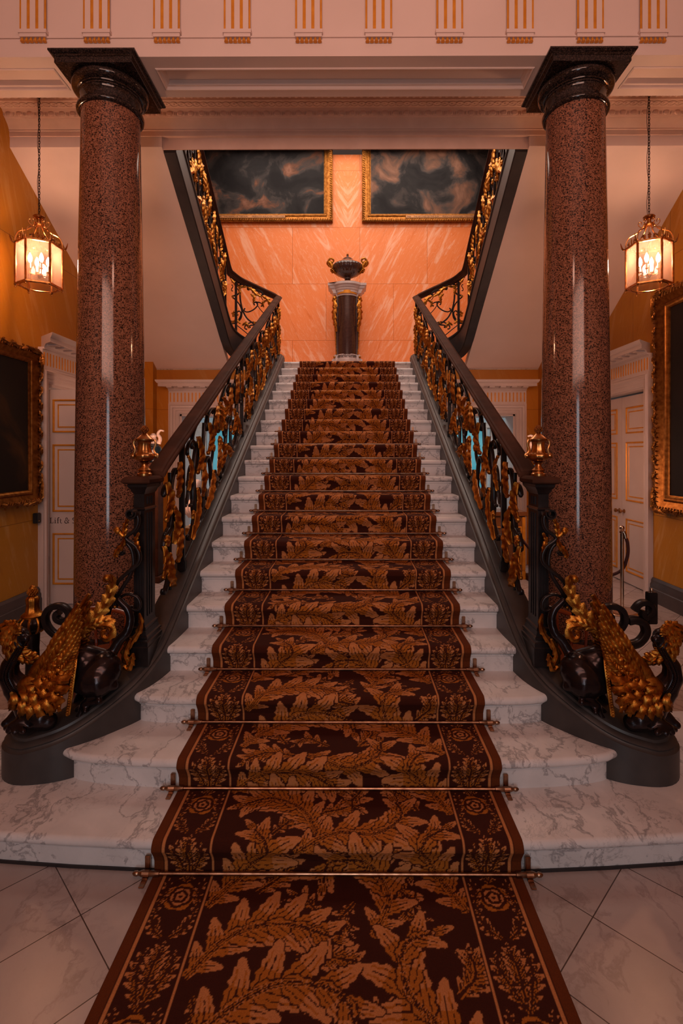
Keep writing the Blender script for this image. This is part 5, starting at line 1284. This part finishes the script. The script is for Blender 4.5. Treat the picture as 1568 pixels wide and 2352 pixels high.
# side walls: left (ux must run so that out points into the hall)
zt_, zb_ = P(72,826,5.24).z+.135*1.0, P(72,1128,5.24).z-.14
picture('painting','dark brown painting in a heavily carved gilt frame on the left wall',(XL+.004,3.30,zb_),(0,1,0),(0,0,1),5.50-3.30,zt_-zb_,M['art_c'],1.05,3,gm='gilt_old')
y1 = 5.86; picture('painting','tall nearly black painting in a broad gilt frame on the right wall',(XR-.004,y1,1.06),(0,-1,0),(0,0,1),y1-3.2,2.46,M['art_d'],1.45,9,gm='gilt_old')

# ------------------------------------------------------------------ pedestal and urn on the landing
M['grey_marble'] = simple('pale_grey_marble',(.60,.50,.48),.35,c2=(.5,.41,.4),scale=9)
M['porphyry'] = simple('dark_porphyry',(.060,.026,.022),.14,c2=(.040,.018,.016),scale=30,coat=.4)
def pedestal():
    Y = 9.25; c = P(797,829,Y); k = Y/F; x0 = c.x
    Zp = lambda y: P(797,y,Y).z
    t = thing('pedestal',(x0,Y,ZL),'dark porphyry half-column pedestal with gilt side brackets on the landing','pedestal')
    b = lambda mb,n,m,p=t,**kk: build(mb,n,m,p,**kk)
    def slab(z0,z1,w,r,ov=0,d=.24):
        """plan with a bowed front between straight ends"""
        pts = [(-w-ov,d),(-w-ov,-.06-ov),(-r-.02,-.06-ov)]+[(-(r+ov)*math.cos(a),-.04-(r*.72+ov)*math.sin(a)) for a in [PI*i/16 for i in range(1,16)]]+[(r+.02,-.06-ov),(w+ov,-.06-ov),(w+ov,d)]
        return [(x0+x,Y+y,z0) for x,y in pts],[(x0+x,Y+y,z1) for x,y in pts]
    def stack(name,mat,lst):
        rows = []
        for z0,z1,w,r,ov in lst: a,bb = slab(z0,z1,w,r,ov); rows += [a,bb]
        mb = MB(); mb.grid(rows,closed_v=True,caps=True); return b(mb,name,mat,smooth=30)
    w = 31*k; r = 21*k
    bs = stack('base',M['grey_marble'],[(ZL,Zp(829),w+.03,r+.02,.0),(Zp(829),Zp(827),w+.03,r+.02,0),(Zp(826),Zp(818),w,r,0),(Zp(818),Zp(816),w-.02,r,.0)])
    stack('capital',M['grey_marble'],[(Zp(684),Zp(679),w-.05,r+.01,0),(Zp(676),Zp(673),w-.01,r+.01,.02),(Zp(670),Zp(668),w+.0,r+.02,.03),(Zp(665),Zp(662),w+.02,r+.02,.05),(Zp(660),Zp(655),w+.03,r+.03,.07)])
    mb = MB(); rr = 21*k; mb.grid([[(x0+rr*q*math.cos(a),Y-.02-rr*q*.85*math.sin(a),z) for a in [PI*i/28 for i in range(29)]]+[(x0-rr*q,Y+.2,z),(x0+rr*q,Y+.2,z)] for z,q in ((Zp(817),1.0),(Zp(750),1.0),(Zp(684),.98))],closed_v=True,caps=True); b(mb,'shaft',M['porphyry'],smooth=60)
    mb = MB(); mb.grid([[(x0+(r+.018)*q*math.cos(a),Y-.03-(r+.018)*.86*q*math.sin(a),z) for a in [.25+(PI-.5)*i/20 for i in range(21)]] for z,q in ((Zp(680),1),(Zp(670),1),(Zp(670),.9),(Zp(680),.9))],closed_u=True); b(mb,'gilt_frieze',M['gilt_paint'],smooth=60)
    # Greek key band
    mb = MB(); zk0,zk1 = Zp(824),Zp(819)-.0
    def onr(a,z,o=.006): return (x0+(r+o)*math.cos(a),Y-.04-(r*.72+o)*math.sin(a),z)
    for i in range(6):
        a0 = PI-.22-(PI-.44)*i/6; da = -(PI-.44)/6; key = [(0,0),(0,1),(.8,1),(.8,.3),(.4,.3),(.4,.65)]
        mb.bar([onr(a0+da*u,zk0+(zk1-zk0)*v) for u,v in key],.009,.005,(math.cos(a0)*1,-math.sin(a0),0))
    b(mb,'key_pattern',M['iron'],bs)
    for s in (-1,1):
        mb = MB(); xb = x0+s*26*k
        sp = crom([(xb,Y-.10,Zp(684)),(xb+s*.022,Y-.14,Zp(694)),(xb+s*.01,Y-.16,Zp(712)),(xb+s*.026,Y-.15,Zp(726)),(xb+s*.008,Y-.11,Zp(748)),(xb-s*.014,Y-.08,Zp(764))],6)
        mb.acanthus(sp,(s*.5,-1,0),.115,.035,6,tip=.3,base=.8)
        for q in (691,712): mb.ball((xb+s*.02,Y-.15,Zp(q)),(.035,.03,.035),12,8)
        mb.tube([(xb+s*.0+.028*math.cos(a)*(1-a/14),Y-.19,Zp(712)+.028*math.sin(a)*(1-a/14)) for a in [i*.5 for i in range(24)]],.006,6)
        mb.tube([(xb+s*.012,Y-.07,Zp(750)),(xb-s*.004,Y-.05,Zp(800)),(xb-s*.012,Y-.06,Zp(816))],[.016,.010,.014],8)
        b(mb,'gilt_bracket',M['gilt'],smooth=60)
        mb = MB(); mb.bbox(min(xb-s*.05,xb),max(xb-s*.05,xb),Y-.06,Y+.18,Zp(817),Zp(684),.004); b(mb,'side_pier',M['porphyry'])
        mb = MB(); mb.ball((x0+s*29*k,Y-.075,Zp(822)),.022,10,7); b(mb,'gilt_boss',M['gilt'],bs)
    # urn
    cu = (x0+1*k,Y-.03,0); zu = Zp(655)
    u = thing('urn',(cu[0],cu[1],zu),'dark fluted lidded urn with gilt ram-head handles standing on the porphyry pedestal','urn')
    zz_ = lambda y: zu+(655-y)*k
    mb = MB(); hw = 11.5*k; mb.bbox(cu[0]-hw,cu[0]+hw,cu[1]-hw,cu[1]+hw,zu,zz_(649),.004); build(mb,'plinth',M['gilt_paint'],u)
    fl_ = lambda a,i: 1+.05*abs(math.sin(14*a+i*.16))
    mb = MB(); mb.lathe([(10*k,zz_(649)),(9*k,zz_(647)),(6*k,zz_(644)),(8*k,zz_(641.5)),(9*k,zz_(639))],cu,28); build(mb,'foot',M['porphyry'],u,smooth=40)
    mb = MB(); mb.lathe([(7*k,zz_(640.5)),(14*k,zz_(637.5)),(24*k,zz_(632.5)),(29*k,zz_(628)),(32.5*k,zz_(621)),(33.8*k,zz_(615)),(31*k,zz_(610.5)),(26*k,zz_(608.5))],cu,112,rf=fl_); build(mb,'bowl',M['porphyry'],u,smooth=60)
    mb = MB(); mb.lathe([(27*k,zz_(609)),(25.5*k,zz_(607.5)),(19*k,zz_(604)),(13.5*k,zz_(599.5)),(12*k,zz_(597)),(7*k,zz_(594)),(3.5*k,zz_(591.5)),(2.4*k,zz_(590)),(2.6*k,zz_(588.5))],cu,40); ld = build(mb,'lid',M['porphyry'],u,smooth=40)
    mb = MB(); mb.lathe([(1.5*k,zz_(589)),(3*k,zz_(588)),(2*k,zz_(587)),(2.6*k,zz_(585.6)),(1.0*k,zz_(584.6))],cu,12); build(mb,'gilt_knob',M['gilt'],ld)
    for s in (-1,1):
        mb = MB(); q = lambda dx,y,dy=0: (cu[0]+s*dx*k,cu[1]-.04+dy,zz_(y))
        mb.tube(crom([q(27,632),q(33,622),q(37,612),q(42,606),q(44,609),q(40,616)],5),[.02+.022*math.sin(PI*i/25) for i in range(26)],10)
        mb.tube(crom([q(36,608,-.03),q(32,604,-.03),q(34,600,-.04),q(39,599,-.04),q(43,603,-.03),q(43,609,-.03)],5),.017,8)
        for e in range(3): mb.acanthus([q(33-e*2,620+e*3,-.04),q(37-e*3,624+e*2,-.06),q(34-e*4,633,-.04)],(0,-1,0),.06,.02,3)
        build(mb,'gilt_ram_head',M['gilt'],u,smooth=60)
pedestal()

# ------------------------------------------------------------------ smaller things in the hall
def stanchion():
    Y = 5.55; c = P(1428,1376,Y); x0 = c.x; z = lambda y: P(1428,y,Y).z*(1)-P(1428,1378,Y).z
    t = thing('stanchion',(x0,Y,0),'polished brass rope stanchion in front of the closed double doors on the right','barrier post')
    mb = MB(); mb.lathe([(.20,0),(.20,.010),(.19,.018),(.12,.030),(.03,.040),(.028,.05)],(x0,Y,0),40); build(mb,'base',M['steel_brass'],t,smooth=30)
    mb = MB(); mb.tube([(x0,Y,.035),(x0,Y,.86)],.019,20); build(mb,'pole',M['steel_brass'],t)
    mb = MB(); mb.lathe([(.019,.855),(.026,.86),(.026,.875),(.016,.88),(.012,.892)],(x0,Y,0),20); mb.ball((x0,Y,.912),.026,16,10); build(mb,'ball_top',M['steel_brass'],t)
    # rope hanging from it to the left
    pts = crom([(x0+.02,Y-.02,.84),(x0+.045,Y-.03,.74),(x0+.045,Y-.02,.60),(x0,Y+.03,.44),(x0-.14,Y+.14,.36),(x0-.40,Y+.30,.36),(x0-.72,Y+.48,.50),(x0-.90,Y+.58,.70)],8)
    r = MB(); r.tube(pts,.017,12); ro = build(r,'barrier_rope',simple('dark_red_rope',(.060,.012,.010),.8),None); tag(ro,'dark red velvet rope drooping from the brass stanchion','rope')
    mb = MB(); mb.tube([(x0+.008,Y-.012,.875),(x0+.02,Y-.02,.84),(x0+.026,Y-.024,.80)],.021,12); build(mb,'rope_cap',M['steel_brass'],ro)
stanchion()
p = P(91,1190,5.50); mb = MB(); mb.bbox(XL,XL+.05,p.y-.035,p.y+.035,p.z-.055,p.z+.055,.006)
o = build(mb,'card_reader',M['black']); tag(o,'small black box fixed to the left wall beside the doorcase','card reader')
mb = MB(); mb.ball((XL+.05,p.y,p.z-.03),.005,8,5); build(mb,'indicator',M['gilt_paint'],o)

M['porcelain'] = simple('white_porcelain',(.78,.60,.52),.3,c2=(.7,.52,.45),scale=10,coat=.3)
M['blue_glaze'] = simple('dark_blue_glaze',(.010,.022,.035),.12,coat=.5)
def vase(x,y,Y,side):
    c = P(x,y,Y); s = 1 if side=='left' else -1; zt = c.z
    t = thing('porcelain_vase',(c.x,Y,zt-.34),'white and dark blue porcelain vase half hidden behind the %s brass urn' % side,'vase')
    q = (c.x,Y,zt-.34)
    mb = MB(); mb.lathe([(.05,.0),(.06,.02),(.045,.05),(.08,.10),(.105,.16),(.10,.20),(.07,.23),(.06,.25)],q,32); build(mb,'body',M['blue_glaze'],t,smooth=60)
    mb = MB(); mb.lathe([(.062,.25),(.10,.265),(.09,.285),(.05,.30),(.035,.33),(.045,.36),(.02,.39)],q,28); build(mb,'lid',M['porcelain'],t,smooth=50)
    mb = MB(); mb.tube(crom([(q[0]+s*.08,Y-.02,q[2]+.25),(q[0]+s*.10,Y-.02,q[2]+.32),(q[0]+s*.07,Y-.02,q[2]+.38),(q[0]+s*.10,Y-.02,q[2]+.43),(q[0]+s*.15,Y-.02,q[2]+.42)],5),[.03-.001*i for i in range(21)],10); build(mb,'handle',M['porcelain'],t,smooth=60)
    k = thing('vase_stand',(c.x,Y,0),'tall dark wooden stand carrying the porcelain vase on the %s' % side,'stand')
    mb = MB(); mb.bbox(c.x-.13,c.x+.13,Y-.13,Y+.13,q[2]-.05,q[2]-.001,.01); build(mb,'top',M['rail_wood'],k)
    mb = MB(); mb.bbox(c.x-.10,c.x+.10,Y-.10,Y+.10,.08,q[2]-.05,.008); build(mb,'shaft',M['rail_wood'],k)
    mb = MB(); mb.bbox(c.x-.14,c.x+.14,Y-.14,Y+.14,0,.08,.008); build(mb,'plinth',M['rail_wood'],k)
vase(352,1004,6.9,'left'); vase(1236,1016,6.9,'right')
# draped marble bust on a gilt pedestal, seen through the left balustrade
def bust():
    Y = 6.6; c = P(452,1200,Y); x0,z0 = c.x,c.z-.05
    k = thing('gilt_stand',(x0,Y,0),'gilded carved stand carrying the marble bust behind the left balustrade','stand')
    mb = MB(); mb.lathe([(.16,0),(.17,.06),(.12,.10),(.09,.2),(.10,z0*.6),(.14,z0*.85),(.17,z0-.05),(.18,z0-.001)],(x0,Y,0),32,rf=lambda a,i:1+.06*math.cos(8*a)); build(mb,'pillar',M['gilt'],k,smooth=50)
    t = thing('marble_bust',(x0,Y,z0),'draped white marble bust glimpsed through the left balustrade','sculpture')
    mb = MB(); mb.lathe([(.09,0),(.10,.02),(.06,.05),(.05,.09),(.09,.12)],(x0,Y,z0),24); build(mb,'socle',M['porcelain'],t,smooth=50)
    mb = MB(); mb.capsule((x0-.10,Y,z0+.24),(x0+.10,Y,z0+.24),.10,.10); mb.capsule((x0,Y,z0+.14),(x0,Y-.02,z0+.28),.08,.11); mb.capsule((x0,Y,z0+.30),(x0,Y-.02,z0+.40),.055,.05)
    mb.ball((x0,Y-.03,z0+.49),(.075,.09,.105),16,12); mb.ball((x0,Y-.12,z0+.475),(.014,.02,.02),8,6); mb.ball((x0,Y+.01,z0+.52),(.085,.095,.09),14,10); mb.ball((x0,Y-.10,z0+.42),(.035,.02,.02),8,6)
    bd = remeshed(mb,.012,3); build(bd,'figure',M['porcelain'],t,smooth=180)
    mb = MB()
    for i in range(7): mb.tube(crom([(x0-.15+.045*i,Y-.07-.02*(i%2),z0+.33-.01*abs(i-3)),(x0-.11+.035*i,Y-.12,z0+.22),(x0-.06+.02*i,Y-.09,z0+.13)],5),.022,8)
    build(mb,'drapery',M['porcelain'],t,smooth=60)
bust()
def cabinet():
    Y = 7.2; c = P(1152,1172,Y); x0,zt = c.x,c.z; w = .26
    t = thing('gilt_cabinet',(x0,Y,0),'small wooden cabinet with gilt mounts behind the right balustrade','cabinet')
    wd = simple('polished_veneer',(.20,.075,.02),.25,c2=(.12,.04,.012),scale=5)
    mb = MB(); mb.bbox(x0-w,x0+w,Y-.2,Y+.2,.10,zt-.06,.006); build(mb,'carcass',wd,t)
    mb = MB(); mb.bbox(x0-w-.03,x0+w+.03,Y-.23,Y+.23,zt-.06,zt,.01); build(mb,'top',wd,t)
    mb = MB(); mb.frame([(0,0),(0,.012),(.012,.016),(.02,.006),(.02,0)],(x0-w+.05,Y-.2,.2),(1,0,0),(0,0,1),2*w-.1,zt-.4); build(mb,'gilt_moulding',M['gilt_paint'],t)
    for sx in (-1,1):
        mb = MB(); mb.bbox(x0+sx*(w-.02)-.025,x0+sx*(w-.02)+.025,Y-.215,Y-.16,0,.12,.006); build(mb,'foot',M['gilt_paint'],t)
        mb = MB(); mb.bbox(x0+sx*(w-.02)-.022,x0+sx*(w-.02)+.022,Y-.214,Y-.19,.12,zt-.07,.006); build(mb,'gilt_mount',M['gilt_paint'],t)
cabinet()
# curved orange-brown bentwood chair backs behind the griffins
def chair(side):
    s = -1 if side=='left' else 1; Y = 3.35; x0 = s*1.54
    t = thing('wooden_chair',(x0,Y,0),'polished orange-brown tub chair tucked between the %s griffin and column' % side,'chair')
    wd = simple('orange_varnish_'+side,(.30,.060,.010),.25,c2=(.2,.038,.007),scale=6,coat=.3)
    mb = MB(); mb.lathe([(.20,.36),(.215,.365),(.215,.395),(.20,.40)],(x0,Y,0),32); build(mb,'seat',wd,t,smooth=30)
    for a in (.6,2.5,3.8,5.6):
        mb = MB(); mb.tube([(x0+.17*math.cos(a),Y+.17*math.sin(a),.37),(x0+.20*math.cos(a),Y+.20*math.sin(a),0)],[.018,.012],10); build(mb,'leg',wd,t)
    mb = MB(); mb.tube([(x0+.205*math.cos(a),Y+.205*math.sin(a),.47+.20*max(0,math.sin(a*.5))) for a in [-.4+(PI+.8)*i/24 for i in range(25)]],.016,10)
    build(mb,'backrest',wd,t)
    for a in (.9,1.4,1.9,2.4):
        mb = MB(); mb.tube([(x0+.18*math.cos(a),Y+.18*math.sin(a),.39),(x0+.203*math.cos(a),Y+.203*math.sin(a),.47+.20*max(0,math.sin(a*.5)))],.009,8); build(mb,'spindle',wd,t)
chair('left'); chair('right')
# ------------------------------------------------------------------ light and camera
def area(name,loc,size,energy,col,target=None,rot=None,spread=None):
    L = bpy.data.lights.new(name,'AREA'); L.energy = energy; L.color = col; L.shape = 'RECTANGLE'; L.size, L.size_y = size
    if spread: L.spread = math.radians(spread)
    o = bpy.data.objects.new(name,L); COL.objects.link(o); o.location = loc
    if target is not None: o.rotation_euler = (Vector(target)-Vector(loc)).to_track_quat('-Z','Y').to_euler()
    elif rot: o.rotation_euler = rot
    return o
WARM = (1,.62,.46)
def bulb(name,loc,energy,col,r):
    L = bpy.data.lights.new(name,'POINT'); L.energy = energy; L.color = col; L.shadow_soft_size = r
    o = bpy.data.objects.new(name,L); COL.objects.link(o); o.location = loc; return o
area('landing_skylight',(0,8.2,7.4),(4.5,3.0),180,(1,.76,.62),target=(0,8.6,3))
area('stairwell_fill',(0,6.0,7.2),(2.2,2.2),75,(1,.80,.72),target=(0,5.2,1.0))  # added overhead fill that brightens the middle steps, not a real opening
bulb('foyer_chandelier',(.1,.9,4.35),24,(1,.52,.37),.18)
area('foyer_fill',(0,-2.9,4.4),(5.0,2.0),105,(1,.55,.42),target=(0,4,4.8),spread=110)  # broad warm fill added behind the camera for frieze, soffits and columns
area('entrance_daylight',(0,-2.8,1.7),(1.0,2.6),50,(.72,.86,.95),target=(0,4,1.6))
for s in (-1,1):
    bulb('rear_hall_fill',(s*2.35,6.3,1.55),27,(1,.52,.34),.25)  # unseen point fill added under each flight to lift soffit and rear wall
    area('room_daylight',(s*2.6,9.6,2.85),(2.4,2.2),110,(.72,.92,1.0),target=(s*2.6,10.6,0))
w = bpy.data.worlds.new('World'); sc.world = w; w.use_nodes = True
w.node_tree.nodes['Background'].inputs['Color'].default_value = (1,.62,.50,1); w.node_tree.nodes['Background'].inputs['Strength'].default_value = .06
cam = bpy.data.cameras.new('camera'); co = bpy.data.objects.new('camera',cam); COL.objects.link(co)
co.location = CAM; co.rotation_euler = (PI/2,0,TH); cam.sensor_fit = 'VERTICAL'; cam.sensor_height = 36; cam.lens = 36*F/2352
cam.shift_x = -(CX-784)/2352; cam.shift_y = -(1176-CY)/2352; cam.clip_start = .05; cam.clip_end = 60
sc.camera = co
vs = sc.view_settings; vs.view_transform = 'Standard'; vs.look = 'None'; vs.exposure = -0.15; vs.gamma = 1.0; vs.use_curve_mapping = False
sc.cycles.max_bounces = 8; sc.cycles.transparent_max_bounces = 12; sc.cycles.caustics_reflective = False; sc.cycles.caustics_refractive = False; sc.cycles.sample_clamp_indirect = 4.0
